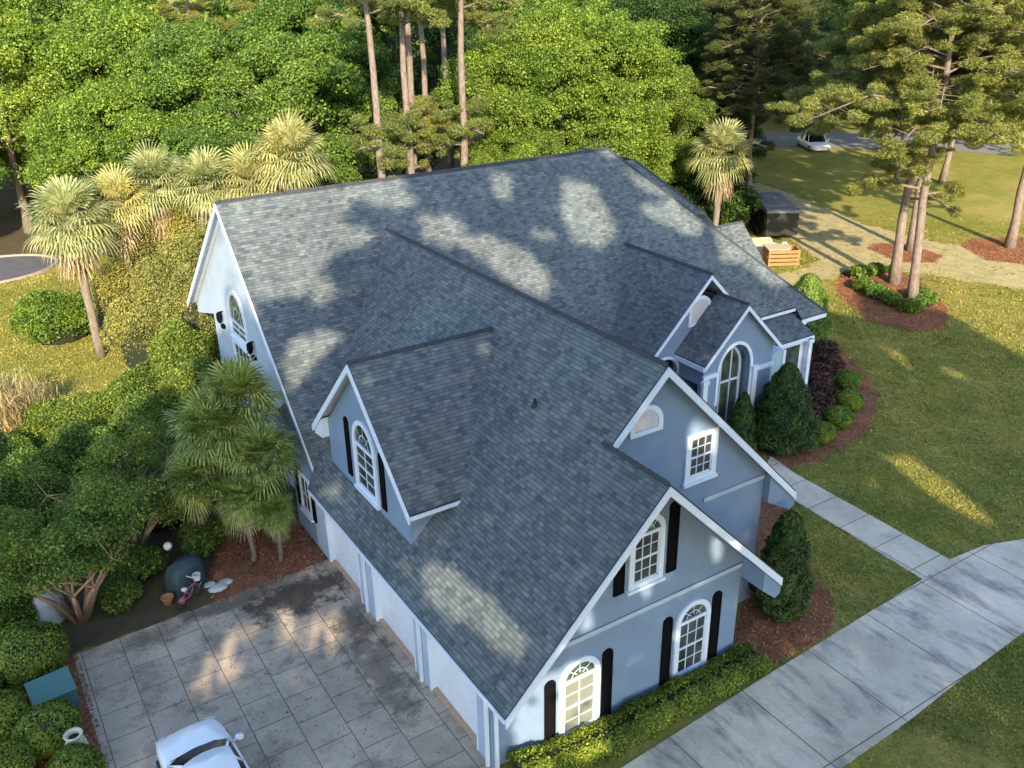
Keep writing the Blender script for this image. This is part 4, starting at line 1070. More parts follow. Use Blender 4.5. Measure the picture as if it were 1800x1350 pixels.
def cone(name, loc, r, h, label, seed, pw=.75, n=16000, mat='lf_cone'):
    rng = np.random.default_rng(seed); root = empty(name, loc); tag(root, label, "evergreen")
    t = rng.random(n)**1.25; a = rng.random(n)*6.283
    prof = r*((1-t)**pw)*(.55+.45*np.minimum(1, t*6))
    k = 1+.10*np.sin(a*5+t*17)+.08*np.sin(a*9-t*23)
    rr = prof*k*(.80+.24*rng.random(n))
    P = np.stack([rr*np.cos(a), rr*np.sin(a), t*h], 1); D = np.stack([np.cos(a)*.8, np.sin(a)*.8, np.full(n, .9)], 1)+rng.normal(size=(n, 3))*.35
    nn = np.stack([np.cos(a), np.sin(a), np.full(n, .4)], 1)+rng.normal(size=(n, 3))*.6
    leaves("foliage", P, nn, .17*(.6+.8*rng.random(n)), M[mat], root, rng=rng, aspect=.3, dirs=D)
    mb = MB(); mb.lathe([(max(.01, r*.72*((1-q)**pw)*(.55+.45*min(1, q*6))), q*h) for q in np.linspace(0, 1, 10)], n=14); mb.build("stems", M['core'], root)  # dark solid cone under the sprays, fills the inside
    return root
cone("conical_evergreen", (20.9, 8.9, G1), 1.75, 4.1, "large dark conical evergreen by the front walk", 1, .62, 22000)
cone("conical_evergreen", (19.0, 9.6, G1), .85, 2.9, "smaller conical evergreen in front of the arched entry", 2, .6, 9000)
cone("conical_evergreen", (11.9, .75, G1), 1.0, 3.9, "columnar dark evergreen beside the front corner of the wing", 3, .42, 14000)
cone("conical_evergreen", (31.4, 16.8, G1), 1.6, 4.2, "rounded holly behind the right corner of the roof", 4, .45, 18000, 'lf_mid')
# hedge along the front wall
rng = np.random.default_rng(9); n = 26000
u = rng.random(n); ang = rng.random(n)*math.pi; x = 0.4+u*9.0
zb = np.array([gz(a, 0) for a in x]); hgt = .52+.05*np.sin(x*3.1)+.04*np.sin(x*7.3)
yc = -.62-.02*np.sin(x*2); hw = .52+.04*np.sin(x*4.3)
e = .35; cy_ = np.cos(ang); sz_ = np.sin(ang)
P = np.stack([x, yc+hw*np.sign(cy_)*np.abs(cy_)**.5, zb+(hgt)*np.abs(sz_)**.5*1.0], 1)+rng.normal(size=(n, 3))*.035
nn = np.stack([np.zeros(n), cy_, sz_], 1)+rng.normal(size=(n, 3))*.5
hd = empty("hedge", (0, 0, 0)); tag(hd, "low clipped green hedge along the foot of the front wall", "hedge")
leaves("foliage", P, nn, .085*(.7+.6*rng.random(n)), M['lf_box'], hd, rng=rng, aspect=.6)
mb = MB(); mb.prism([(.5, -1.05, -.3), (.5, -.2, -.3), (.5, -.25, .38), (.5, -.95, .38)], (2.2, 0, -.4)); mb.prism([(2.7, -1.05, -.7), (2.7, -.2, -.7), (2.7, -.25, -.06), (2.7, -.95, -.06)], (6.6, 0, 0)); mb.build("stems", M['core'], hd)  # dark solid blocks filling the inside of the hedge

M['lf_grass'] = leaf_mat("grass_tufts", (.155, .18, .03), (.23, .235, .045), (.36, .31, .10), .12, .9)
M['lf_straw'] = leaf_mat("pine_straw", (.15, .062, .03), (.29, .13, .065), (.44, .23, .13), .1, .9)
def inpoly(x, y, poly):
    c = np.zeros(len(x), bool); j = len(poly)-1
    for i in range(len(poly)):
        xi, yi = poly[i]; xj, yj = poly[j]
        if yi != yj: c ^= ((yi > y) != (yj > y)) & (x < (xj-xi)*(y-yi)/(yj-yi)+xi)
        j = i
    return c
BEDS = [b for b in SHEETS if b[0].startswith("mulch")]
def scatter_grass():
    rng = np.random.default_rng(12); n = 520000
    d = 4+72*rng.random(n)**.85; an = rng.uniform(-.9, .95, n)            # denser towards the house
    nf = 70000; xf, yf = rng.uniform(3, 34, nf), rng.uniform(-17, -4, nf)
    x = np.where(rng.random(n) < .88, 8+d*np.cos(an*.75+.25), rng.uniform(-13, 3, n)); y = np.where(x > 4, -8+d*np.sin(an*.75+.25)*1.0, rng.uniform(28, 56, n))
    x, y = np.concatenate([x, xf]), np.concatenate([y, yf]); n += nf
    k = np.ones(n, bool)
    for nm, poly, z in SHEETS:
        if nm.startswith("leaf"): continue
        k &= ~(inpoly(x, y, poly) & (rng.random(n) > (.22 if nm.startswith("sandy") else 0)))
    for poly in (drv_top+drv_bot, [(19.75, 8.4), (19.45, 6.9), (19.25, -.74), (17.4, -.92), (17.75, 5.4), (18.3, 7.6)], [(0, 0), (12, 0), (12, 9), (28, 12), (28, 27), (0, 27)]): k &= ~inpoly(x, y, poly)
    patch = np.sin(x*.9+1.7*np.sin(y*.45))+np.sin(y*1.1+1.3*np.sin(x*.6)); k &= rng.random(n) < (.55+.1*patch)*np.clip((88-np.hypot(x+8.9, y+15.5))/38, 0, 1)
    x, y = x[k], y[k]; n = len(x); z = np.where(x > 3, G1, 0.0)
    P = np.stack([x, y, z+.035], 1); D = np.stack([rng.normal(0, .8, n), rng.normal(0, .8, n), np.ones(n)], 1); nn = rng.normal(size=(n, 3))*.6+np.array([0, -.3, 1.1])
    dist = np.hypot(x+8.9, y+15.5)
    o = leaves("grass", P, nn, (.055+.0013*dist)*(.6+.8*rng.random(n)), M['lf_grass'], rng=rng, aspect=.5, dirs=D); tag(o, "short lawn grass", "grass", None, "stuff")
    Ps = []
    for nm, poly, zz in BEDS:
        pl = np.array(poly); m = int(900*max(8, (np.ptp(pl[:, 0])*np.ptp(pl[:, 1])))*.12); m = min(m*2, 40000)
        c = pl.mean(0); u = rng.uniform(pl.min(0)-.2, pl.max(0)+.2, (m, 2)); inn = inpoly(u[:, 0], u[:, 1], [tuple(c+(q-c)*1.02+np.sign(q-c)*.10) for q in pl])
        u = u[inn]; Ps.append(np.stack([u[:, 0], u[:, 1], np.full(len(u), zz+.025)], 1))
    P = np.concatenate(Ps); n = len(P); D = np.stack([rng.normal(size=n), rng.normal(size=n), rng.normal(0, .25, n)], 1); nn = np.array([0, 0, 1])+rng.normal(size=(n, 3))*.35
    o = leaves("pine_straw", P, nn, .15*(.5+rng.random(n)), M['lf_straw'], rng=rng, aspect=.2, dirs=D); tag(o, "loose pine straw on the beds", "straw", None, "stuff")
scatter_grass()
rng = np.random.default_rng(31); n = 2600
P = np.concatenate([np.stack([-8.6+8.6*rng.random(n)**.8, 11.2-13*rng.random(n)**1.7, np.full(n, .03)], 1)])
o = leaves("fallen_leaves", P, np.array([0, 0, 1])+rng.normal(size=(n, 3))*.2, .07*(.5+rng.random(n)), M['lf_straw'], rng=rng, aspect=.35); tag(o, "fallen leaves and needles on the court", "leaves", None, "stuff")
# ------------------------------------------------------------------ trees behind the viewpoint whose shade falls on the house
LIT = [[[-8.3,19.6],[-0.7,20.1],[0.0,18.2],[-1.1,17.9],[-2.5,18.4],[-3.3,17.5],[-2.2,17.1],[-1.8,16.6],[-2.7,16.1],[-3.4,16.1],[-4.1,15.4],[-3.5,14.2],[-4.4,13.7],[-5.2,14.2],[-6.5,14.0],[-6.9,14.6],[-7.7,15.7]],[[-5.6,12.4],[-4.4,12.9],[-3.4,12.5],[-4.5,11.5],[-5.4,10.4],[-5.9,11.6]],[[-0.0,17.8],[1.6,17.7],[2.3,17.1],[1.2,16.1],[-0.0,16.6]],[[3.5,20.0],[4.6,19.9],[4.4,18.5],[3.6,18.4]],[[1.2,16.6],[3.1,16.9],[4.9,16.0],[5.8,14.9],[5.4,13.6],[3.8,14.4],[2.2,15.8]],[[5.1,17.1],[6.4,17.0],[6.3,16.4],[5.0,16.6]],[[7.1,19.8],[8.7,19.5],[9.7,17.1],[8.6,16.0],[7.2,16.3],[6.7,17.7]],[[10.6,18.3],[13.0,18.7],[14.7,17.3],[14.1,16.5],[12.3,17.1]],[[10.1,20.5],[13.1,19.3],[13.6,18.4],[11.2,19.3]],[[-2.1,5.1],[-0.6,5.2],[0.2,4.6],[1.2,3.8],[0.8,3.0],[-0.1,3.6],[-1.5,4.1]],[[-4.7,7.1],[-3.8,7.2],[-3.8,6.6],[-4.5,6.6]],[[0.5,2.0],[1.3,2.5],[2.5,2.6],[3.4,2.2],[3.5,-0.2],[0.6,0.2]],[[6.8,5.5],[7.4,5.3],[7.4,4.5],[6.9,4.7]],[[2.6,4.2],[3.1,4.0],[3.1,3.3],[2.6,3.6]],[[4.5,4.6],[5.0,4.3],[4.8,3.8],[4.4,4.1]],[[6.8,8.8],[7.5,8.5],[7.9,7.7],[6.6,7.9],[6.6,8.5]],[[-8.4,19.1],[-6.2,12.5],[-6.9,13.5],[-8.4,15.1],[-10.7,16.8]],[[19.6,5.6],[20.9,5.5],[21.3,4.2],[21.1,3.0],[20.3,3.4],[19.7,4.4]],[[26.4,10.7],[26.7,10.0],[26.4,9.0],[25.8,9.0]],[[28.0,9.2],[28.6,8.5],[28.0,8.2],[27.5,8.7]],[[-4.8,3.7],[-3.7,3.0],[-4.1,2.3],[-6.3,2.3],[-7.6,1.6],[-8.6,1.5],[-8.5,2.1],[-7.9,2.8]]]
def shade_trees():
    rng = np.random.default_rng(42)
    e = SUN_EL; Qv = np.array([SB, -SA, 0]); Uu = np.array([SA*math.sin(e), SB*math.sin(e), math.cos(e)]); Sv = np.array(S)
    def upper(q):
        if q < -19: return -5
        if q < -13.5: return 9+.8*math.sin(q*2)
        if q < -10.5: return 10.5+.7*math.sin(q*2)
        if q < -8.6: return 13.5
        if q < 15: return 21.3+.5*math.sin(q*1.7)
        if q < 21: return 14.5+.7*math.sin(q*1.3)
        return 13.2+.8*math.sin(q*1.1)
    def inside(p, poly):
        c = False; j = len(poly)-1
        for i in range(len(poly)):
            if (poly[i][1] > p[1]) != (poly[j][1] > p[1]) and p[0] < (poly[j][0]-poly[i][0])*(p[1]-poly[i][1])/(poly[j][1]-poly[i][1])+poly[i][0]: c = not c
            j = i
        return c
    trees = [(-16.5, 31), (-11, 33), (-6.5, 30), (-1.5, 34), (3.5, 31), (8.5, 35), (13.5, 31), (19, 34), (24.5, 31), (30, 34)]
    NL = 140000
    q = rng.uniform(-19, 33, NL); h = rng.uniform(-4, 22, NL)
    keep = np.ones(NL, bool); ups = np.array([upper(a) for a in q]); keep &= h < ups
    for poly in LIT:  # crowns shaped: leaves removed where sun should reach the house and court
        pl = np.array(poly); bb = (q > pl[:, 0].min()-.3) & (q < pl[:, 0].max()+.3) & (h > pl[:, 1].min()-.3) & (h < pl[:, 1].max()+.3)
        for i in np.nonzero(bb & keep)[0]:
            if inside((q[i], h[i]), poly) and rng.random() > (.20 if poly is LIT[-1] else .008): keep[i] = False
    # thin the canopy in small gaps that let sun through on the lawn side
    g = np.sin(q*2.1+1.3*np.sin(h*1.7))*np.sin(h*2.9+1.1*np.sin(q*1.9)); keep &= ~((g > .93) & (q > 14.5) & (rng.random(NL) < .8))
    q, h = q[keep], h[keep]
    tq = np.array([t[0] for t in trees]); k = np.argmin(np.abs(q[:, None]-tq[None, :]+rng.normal(0, .9, (len(q), 1))), axis=1)
    D = np.array([t[1] for t in trees])[k]+rng.normal(0, 1.6, len(q))
    t = (h*math.sin(e)+D)/math.cos(e)
    P = q[:, None]*Qv+h[:, None]*Uu+t[:, None]*Sv
    for i, (tqq, Dd) in enumerate(trees):
        pos = tqq*Qv-np.array([SA, SB, 0])*Dd
        root = empty("shade_tree", (pos[0], pos[1], -.5))
        tag(root, "tall tree behind the viewpoint and outside the picture, %s from the left, shading the house" % ORD[i], "tree", "tall trees behind the viewpoint")
        m_ = k == i; C = P[m_]-np.array([pos[0], pos[1], -.5])
        leaves("crown", C, np.tile(np.array(S)[None, :], (m_.sum(), 1))+rng.normal(size=(m_.sum(), 3))*.5, .42*(.7+.6*rng.random(m_.sum())), M['lf_dark'], root, rng=rng, aspect=.7)
        zt = C[:, 2].max(); pr = random.Random(i); mb = MB(); mb.tube([(0, 0, -.2), (.3, 0, zt*.3), (0, .3, zt*.56)], [.5, .38, .14], 10)
        mb.build("trunk", M['bark'], root, smooth=True)
shade_trees()

# ------------------------------------------------------------------ objects
M['carpaint'] = plain("white_car_paint", (.80, .81, .82), .18, var=.01); M['carpaint'].node_tree.nodes["Principled BSDF"].inputs["Coat Weight"].default_value = .6
M['carglass'] = plain("dark_car_glass", (.004, .005, .006), .15, var=.05, spec=.25)
M['rubber'] = plain("black_rubber", (.015, .015, .016), .8)
M['chrome'] = plain("grey_alloy", (.5, .5, .52), .3, 1.0, var=.02)
M['lamp'] = plain("clear_headlamp", (.55, .6, .65), .08, var=.1)
def make_car(name, loc, rz, label, L=4.7, W=1.86, roofh=1.45, van=False, cat="car"):
    """nose points along +Y, origin under the nose"""
    root = empty(name, loc, rz); tag(root, label, cat)
    hw = W/2
    # stations: y, half width at belt, belt height (hood / deck), nose narrowing
    st = [(0.0, .62, .55, .30), (-.06, .74, .68, .24), (-.22, .84, .78, .2), (-.6, .90, .87, .18), (-1.1, .925, .94, .18), (-1.5, .93, 1.0, .18), (-2.4, .93, 1.02, .18), (-3.4, .93, 1.04, .18), (-4.1, .90, 1.05, .2), (-4.5, .84, .98, .24), (-4.7, .74, .80, .3)]
    mb = MB(); rings = []
    for y, w_, zt, zb in st:
        w_ = w_*hw/.93; y = y*L/4.7
        prof = [(-w_*.90, zb), (-w_*.985, zb+.14), (-w_, zb+.6*(zt-zb)*.8), (-w_*.985, zt-.13), (-w_*.93, zt-.05), (-w_*.74, zt+.0), (-w_*.4, zt+.035), (0, zt+.05), (w_*.4, zt+.035), (w_*.74, zt), (w_*.93, zt-.05), (w_*.985, zt-.13), (w_, zb+.6*(zt-zb)*.8), (w_*.985, zb+.14), (w_*.90, zb)]
        rings.append([(a, y, b) for a, b in prof])
    k = len(rings[0]); mb.v = [p for r in rings for p in r]
    for i in range(len(rings)-1):
        for j in range(k): mb.f.append([i*k+j, i*k+(j+1) % k, (i+1)*k+(j+1) % k, (i+1)*k+j])
    mb.f.append(list(range(k))); mb.f.append([(len(rings)-1)*k+j for j in range(k)][::-1])
    mb.uv = [[(0, 0)]*len(f) for f in mb.f]
    body = mb.build("body", M['carpaint'], root, smooth=True)
    sm = body.modifiers.new("sub", 'SUBSURF'); sm.levels = 1; sm.render_levels = 2
    # greenhouse
    s = L/4.7
    bot = [(-.80, -1.42), (-.45, -1.24), (0, -1.18), (.45, -1.24), (.80, -1.42), (.84, -2.4), (.80, -3.7), (.5, -3.98), (-.5, -3.98), (-.80, -3.7), (-.84, -2.4)]
    topp = [(-.58, -2.12), (-.3, -2.03), (0, -2.0), (.3, -2.03), (.58, -2.12), (.60, -2.6), (.56, -3.15), (.36, -3.25), (-.36, -3.25), (-.56, -3.15), (-.60, -2.6)]
    g = MB(); nb = len(bot)
    g.v = [(a*W/1.86, b*s, .96) for a, b in bot]+[(a*W/1.86, b*s, roofh-.03) for a, b in topp]
    for j in range(nb): g.f.append([j, (j+1) % nb, (j+1) % nb+nb, j+nb])
    g.uv = [[(0, 0)]*4 for f in g.f]
    g.build("windows", M['carglass'], root, smooth=True)
    r = MB(); r.v = [(a*1.06*W/1.86, b*s, roofh-.035) for a, b in topp]+[(a*.9*W/1.86, (b*.96-.1)*s, roofh+.01) for a, b in topp]+[(0, -2.62*s, roofh+.035)]
    for j in range(nb): r.f.append([j, (j+1) % nb, (j+1) % nb+nb, j+nb]); r.f.append([j+nb, (j+1) % nb+nb, 2*nb])
    r.uv = [[(0, 0)]*len(f) for f in r.f]; r.build("roof", M['carpaint'], root, smooth=True)
    p = MB()
    for a in (0, 4, 6, 9, 5, 10):
        A = Vector(g.v[a]); B = Vector(g.v[a+nb]); p.tube([A, A.lerp(B, .5), B], .035, 6)
    p.build("pillars", M['carpaint'], root, smooth=True)
    for sx in (-1, 1):
        mm = MB(); x = sx*(hw+.08); mm.lathe([(.02, -.07), (.10, -.05), (.12, 0), (.10, .06), (.02, .09)], (x+sx*.03, -1.62*s, 1.03), 12); mm.tube([(sx*hw*.9, -1.6*s, .96), (x, -1.6*s, 1.0)], .03, 6)
        mm.build("mirror", M['carpaint'], root, smooth=True)
        hl = MB(); hl.prism([(sx*hw*.62, -.075*s, .60), (sx*hw*.86, -.20*s, .60), (sx*hw*.88, -.22*s, .74), (sx*hw*.6, -.09*s, .72)], (0, .03, 0)); hl.build("headlight", M['lamp'], root)
        for y in (-.88*s, -3.75*s):
            wl = MB(); q = 20
            wl.v = []
            for (rr, xx) in ((.20, .0), (.33, .0), (.34, .05), (.34, .2), (.30, .22)):
                for t in range(q): an = 2*math.pi*t/q; wl.v.append((sx*(hw+.012-xx), y+rr*math.cos(an), .34+rr*math.sin(an)))
            for i in range(4):
                for t in range(q): wl.f.append([i*q+t, i*q+(t+1) % q, (i+1)*q+(t+1) % q, (i+1)*q+t])
            wl.uv = [[(0, 0)]*4 for f in wl.f]; wo = wl.build("wheel", M['rubber'], root, smooth=True)
            rm = MB(); c = Vector((sx*(hw+.005), y, .34))
            for t in range(8):
                an = 2*math.pi*t/8; d = Vector((0, math.cos(an), math.sin(an))); e_ = Vector((0, -math.sin(an), math.cos(an)))*.035
                rm.face([c+e_, c-e_, c+d*.2-e_, c+d*.2+e_])
            rm.build("rim", M['chrome'], wo)
    wp = MB(); wp.tube([(-.7*W/1.86, -1.36*s, 1.0), (-.1, -1.30*s, 1.02), (.5, -1.36*s, 1.02)], .012, 5); wp.build("wiper", M['rubber'], root)
    return root
make_car("parked_car", (-6.66, 5.35, .02), R_(3), "white car on the garage court, its bonnet and windscreen at the bottom edge")
make_car("parked_van", (79.6, 56.0, G1+.02), R_(150), "white parked van under the pines at the far road", L=6.0, W=2.5, roofh=2.2, cat="van")

# utility box, urn, tank
M['teal'] = plain("teal_green_metal", (.055, .16, .145), .5, var=.12)
M['cream'] = plain("cream_ceramic", (.55, .53, .38), .5, var=.06)
M['greyw'] = plain("weathered_white_plastic", (.42, .45, .46), .6, var=.15, vs=3)
M['terra'] = plain("terracotta", (.42, .20, .09), .8)
M['pink'] = plain("pink_paint", (.42, .10, .20), .4)
M['white'] = plain("white_plastic", (.6, .62, .64), .5)
M['tarp'] = plain("dark_teal_cover", (.03, .06, .07), .7, var=.3)
M['wood'] = plain("orange_wood", (.32, .16, .06), .7, var=.35, vs=9)
M['ply'] = plain("pale_plywood", (.55, .42, .28), .7, var=.12)
M['rust'] = plain("rusty_brown_steel", (.12, .05, .03), .7, var=.3)
M['blacksteel'] = plain("black_steel", (.008, .008, .009), .55, var=.2)
M['greytop'] = plain("grey_tarpaulin", (.17, .17, .19), .6, var=.35, vs=2)
M['bagt'] = plain("turquoise_sack", (.08, .32, .27), .5)
root = empty("utility_box", (-9.5, 8.95, 0), R_(6)); tag(root, "green metal utility box with sloping lid between clipped bushes", "utility box")
mb = MB(); mb.prism([(-.55, -.4, 0), (-.55, .4, 0), (-.55, .4, .88), (-.55, -.4, .66)], (1.1, 0, 0)); mb.build("body", M['teal'], root, bevel=.02)
mb = MB(); mb.prism([(-.59, -.45, .67), (-.59, .43, .89), (-.59, .43, .95), (-.59, -.45, .73)], (1.18, 0, 0)); mb.build("lid", M['teal'], root, bevel=.015)
root = empty("urn", (-9.25, 6.35, 0)); tag(root, "tall cream ceramic urn with open dark mouth among the clipped bushes", "urn")
mb = MB(); mb.lathe([(.01, .0), (.2, .0), (.27, .15), (.30, .45), (.27, .75), (.20, .93), (.22, 1.0), (.25, 1.04), (.23, 1.07), (.16, 1.03), (.15, .9)], n=28); mb.build("body", M['cream'], root, smooth=True)
mb = MB(); mb.lathe([(.01, .93), (.155, .93)], n=20); mb.build("soil", M['core'], root)
root = empty("storage_drum", (-9.0, 13.4, 0)); tag(root, "white plastic drum with a domed top standing left of the crape myrtle", "drum")
mb = MB(); mb.lathe([(.01, 0), (.42, 0), (.47, .08), (.47, .35), (.49, .4), (.47, .45), (.47, .8), (.42, .98), (.25, 1.1), (.08, 1.14), (.01, 1.14)], n=26); mb.build("body", M['greyw'], root, smooth=True)
mb = MB(); mb.lathe([(.09, 1.13), (.1, 1.2), (.01, 1.22)], n=14); mb.build("cap", M['teal'], root, smooth=True)
# covered grill, bicycle and oddments beside the court
root = empty("covered_grill", (-4.75, 12.7, 0), .5); tag(root, "barbecue under a dark teal cover behind the pink bicycle", "grill")
mb = MB(); rr = random.Random(3)
prof = [(.62, 0), (.6, .3), (.58, .7), (.5, .95), (.3, 1.08), (.01, 1.12)]
base = []
for r_, z_ in prof:
    for k_ in range(20):
        a = 2*math.pi*k_/20; s_ = 1+.06*math.sin(a*5+z_*3); c_, d_ = math.cos(a), math.sin(a)
        mb.v.append((r_*1.15*math.copysign(abs(c_)**.6, c_)*s_, r_*.7*math.copysign(abs(d_)**.6, d_)*s_, z_))
for i in range(len(prof)-1):
    for k_ in range(20): mb.f.append([i*20+k_, i*20+(k_+1) % 20, (i+1)*20+(k_+1) % 20, (i+1)*20+k_]); mb.uv.append([(0, 0)]*4)
mb.build("cover", M['tarp'], root, smooth=True)
root = empty("bicycle", (-4.85, 11.75, .02), R_(35)); tag(root, "small pink and white bicycle leaning at the edge of the court", "bicycle")
def wheel(cx):
    mb = MB(); pts = [(cx+.25*math.cos(t), 0, .27+.25*math.sin(t)) for t in np.linspace(0, 2*math.pi, 25)]; mb.tube(pts, .022, 6, cap=False)
    wo = mb.build("wheel", M['rubber'], root, smooth=True)
    sp = MB()
    for t in range(8): sp.tube([(cx, 0, .27), (cx+.24*math.cos(t*.785), 0, .27+.24*math.sin(t*.785))], .004, 3)
    sp.build("spokes", M['chrome'], wo)
wheel(-.42); wheel(.42)
mb = MB(); mb.tube([(-.42, 0, .27), (-.2, 0, .55), (.28, 0, .6), (.42, 0, .27)], .022, 6); mb.tube([(-.42, 0, .27), (-.02, 0, .25), (.28, 0, .58)], .02, 6); mb.tube([(-.02, 0, .25), (-.22, 0, .62)], .02, 6); mb.tube([(.28, 0, .58), (.25, 0, .8)], .018, 6)
mb.build("frame", M['pink'], root, smooth=True)
mb = MB(); mb.tube([(.2, -.25, .84), (.26, -.08, .8), (.26, .08, .8), (.2, .25, .84)], .016, 6); mb.build("handlebar", M['white'], root, smooth=True)
mb = MB(); mb.lathe([(.01, 0), (.07, .0), (.11, .05), (.06, .09), (.01, .09)], (-.23, 0, .62), 12); mb.build("saddle", M['white'], root, smooth=True)
mb = MB(); mb.lathe([(.01, 0), (.11, 0), (.14, .22), (.12, .22), (.11, .05), (.01, .05)], (.42, 0, .62), 12); mb.build("basket", M['white'], root)
mb = MB(); mb.lathe([(.01, 0), (.13, 0), (.2, .28), (.22, .3), (.19, .31), (.13, .1), (.01, .1)], n=20); o = mb.build("flower_pot", M['terra'], None, smooth=True); o.location = (-5.55, 12.05, .02)
tag(o, "terracotta flower pot left of the bicycle", "pot")
mb = MB(); mb.lathe([(.01, 0)]+[(.13*math.cos(t), .13+.13*math.sin(t)) for t in np.linspace(-1.4, 1.4, 9)]+[(.01, .26)], n=16); o = mb.build("toy_ball", M['pink'], None, smooth=True); o.location = (-5.15, 11.8, .02)
tag(o, "small pink ball between the flower pot and the bicycle", "ball")
root = empty("garden_lamp", (-5.0, 13.6, 0)); tag(root, "globe garden lamp on a short post behind the covered grill", "lamp")
mb = MB(); mb.tube([(0, 0, 0), (0, 0, 1.15)], .03, 8); mb.build("post", M['blacksteel'], root)
mb = MB(); mb.lathe([(.15*math.cos(t), 1.28+.15*math.sin(t)) for t in np.linspace(-1.55, 1.55, 10)], n=16); mb.build("globe", M['white'], root, smooth=True)
for i, (x, y, s_) in enumerate(((-3.9, 11.9, .3), (-3.6, 12.1, .24), (-4.1, 12.3, .2))):
    mb = MB(); pr = random.Random(i); mb.lathe([(.01, 0), (s_*.8, .02), (s_, s_*.3), (s_*.7, s_*.6), (.01, s_*.7)], n=9); o = mb.build("stone", M['greyw'], None, smooth=False); o.location = (x, y, 0); o.scale = (1.2, .8, 1)
    tag(o, ("largest pale stone right of the bicycle", "pale stone furthest right of the bicycle", "smallest pale stone, behind the other two")[i], "stone", "stones by the court")

# dumpster, skip, lumber at the end of the track
root = empty("dump_trailer", (48.6, 35.2, G1), R_(-33)); tag(root, "tall black dump trailer with a grey tarpaulin over its top", "trailer")
mb = MB(); mb.box(-1.25, 1.25, -3.2, -3.1, .5, 2.5); mb.box(-1.25, 1.25, 3.1, 3.2, .5, 2.5); mb.box(-1.25, -1.15, -3.1, 3.1, .5, 2.5); mb.box(1.15, 1.25, -3.1, 3.1, .5, 2.5); mb.box(-1.15, 1.15, -3.1, 3.1, .5, .6)
for y in np.linspace(-2.9, 2.9, 7): mb.box(-1.33, -1.25, y-.06, y+.06, .5, 2.5); mb.box(1.25, 1.33, y-.06, y+.06, .5, 2.5)
mb.build("bin", M['blacksteel'], root)
mb = MB()
for i in range(12):
    a, b = -3.25+i*6.5/12, -3.25+(i+1)*6.5/12; za, zb_ = 2.52+.07*(i % 2), 2.52+.07*((i+1) % 2)
    mb.face([(-1.3, a, za), (1.3, a, za), (1.3, b, zb_), (-1.3, b, zb_)]); mb.face([(-1.3, a, za), (-1.3, b, zb_), (-1.34, b, 2.3), (-1.34, a, 2.3)])
mb.face([(-1.3, -3.25, 2.52), (1.3, -3.25, 2.52), (1.3, -3.27, 2.3), (-1.3, -3.27, 2.3)])
mb.build("tarpaulin", M['greytop'], root)
for y in (-.9, .1, 1.1):
    for sx in (-1.38, 1.38):
        mb = MB(); pts = []; q = 16
        for (r_, xx) in ((.01, -.1), (.36, -.1), (.38, 0), (.36, .1), (.01, .1)):
            for t in range(q): mb.v.append((sx+xx, y+r_*math.cos(2*math.pi*t/q), .38+r_*math.sin(2*math.pi*t/q)))
        for i in range(4):
            for t in range(q): mb.f.append([i*q+t, i*q+(t+1) % q, (i+1)*q+(t+1) % q, (i+1)*q+t])
        mb.uv = [[(0, 0)]*4 for f in mb.f]; mb.build("wheel", M['rubber'], root, smooth=True)
root = empty("skip", (46.0, 37.6, G1), R_(-33)); tag(root, "low rusty brown skip left of the black trailer", "skip")
mb = MB()
for q in (((-1.1, -2.2), (1.1, -2.2)), ((1.1, -2.2), (1.1, 2.2)), ((1.1, 2.2), (-1.1, 2.2)), ((-1.1, 2.2), (-1.1, -2.2))):
    a, b = q; mb.prism([(a[0]*.85, a[1]*.85, .1), (b[0]*.85, b[1]*.85, .1), (b[0], b[1], 1.5), (a[0], a[1], 1.5)], (-a[0]*.02-b[0]*.02, -a[1]*.01-b[1]*.01, .0))
mb.face([(-.93, -1.9, .12), (.93, -1.9, .12), (.93, 1.9, .12), (-.93, 1.9, .12)]); mb.build("shell", M['rust'], root)
mb = MB(); mb.box(-1.18, 1.18, -2.3, -2.14, 1.42, 1.55); mb.box(-1.18, 1.18, 2.14, 2.3, 1.42, 1.55); mb.box(-1.18, -1.04, -2.14, 2.14, 1.42, 1.55); mb.box(1.04, 1.18, -2.14, 2.14, 1.42, 1.55); mb.build("rim", M['rust'], root)
root = empty("brush_pile", (50.5, 41.5, G1)); tag(root, "heap of reddish brown brush behind the skip", "brush pile")
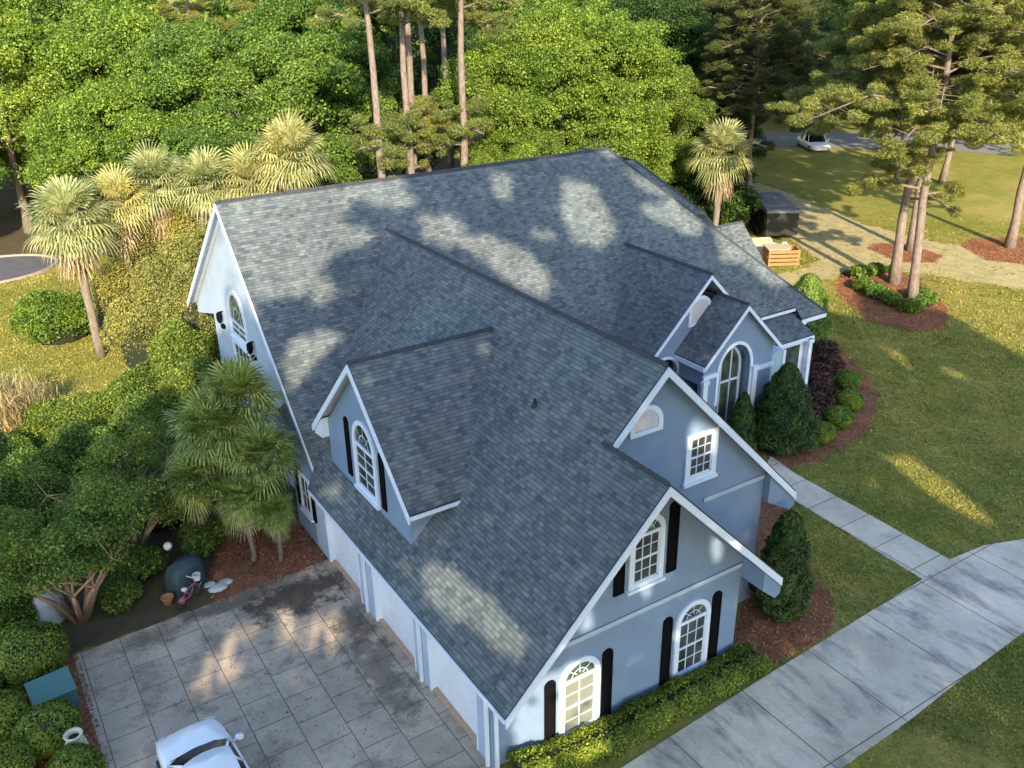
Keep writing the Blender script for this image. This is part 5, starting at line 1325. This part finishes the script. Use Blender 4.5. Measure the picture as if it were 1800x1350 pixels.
rng = np.random.default_rng(8); n = 2600; d = sphere_pts(rng, n); P = d*(rng.random(n)**.4)[:, None]*np.array([3.0, 2.6, 1.3]); P[:, 2] = np.abs(P[:, 2])
leaves("twigs", P, rng.normal(size=(n, 3)), .7, M['lf_rust'], root, rng=rng, aspect=.12)
root = empty("wooden_crate", (42.3, 28.4, G1), R_(-30)); tag(root, "orange brown wooden crate lying open nearest the roof hip", "crate")
mb = MB()
for k_ in range(4):
    z = .08+k_*.3
    mb.box(-1.1, 1.1, -.75, -.70, z, z+.22); mb.box(-1.1, 1.1, .70, .75, z, z+.22); mb.box(-1.15, -1.10, -.75, .75, z, z+.22); mb.box(1.10, 1.15, -.75, .75, z, z+.22)
for sx in (-1.05, 1.05):
    for sy in (-.65, .65): mb.box(sx-.05, sx+.05, sy-.05, sy+.05, 0, 1.25)
mb.box(-1.05, 1.05, -.65, .65, .05, .1); mb.build("slats", M['wood'], root)
mb = MB(); mb.box(-1.2, .3, -.78, .78, 1.26, 1.31); mb.build("lid", M['ply'], root)
mb = MB(); mb.box(-.9, .9, -1.3, 1.3, 0, .04, Matrix.Translation((42.6, 30.3, G1+.75)) @ Matrix.Rotation(R_(-25), 4, 'Z') @ Matrix.Rotation(R_(18), 4, 'X')); mb.box(-.7, .7, -.9, .9, 0, .65, Matrix.Translation((42.6, 30.5, G1)) @ Matrix.Rotation(R_(-25), 4, 'Z'))
o = mb.build("plywood_stack", M['ply'], None); tag(o, "pale plywood sheets stacked behind the orange crate", "lumber")
for i, (x, y, mt, lab) in enumerate(((44.4, 31.0, 'bagt', "turquoise sack beside the plywood"), (45.1, 30.6, 'white', "white sack right of the turquoise one"), (44.6, 30.0, 'white', "white crumpled sack in front of the turquoise one"))):
    mb = MB(); mb.lathe([(.01, 0), (.42, .03), (.5, .25), (.4, .5), (.15, .62), (.2, .72), (.01, .7)], n=9); o = mb.build("rubbish_sack", M[mt], None, smooth=True); o.location = (x, y, G1); o.rotation_euler = (0, 0, i)
    tag(o, lab, "sack", "sacks by the trailer")
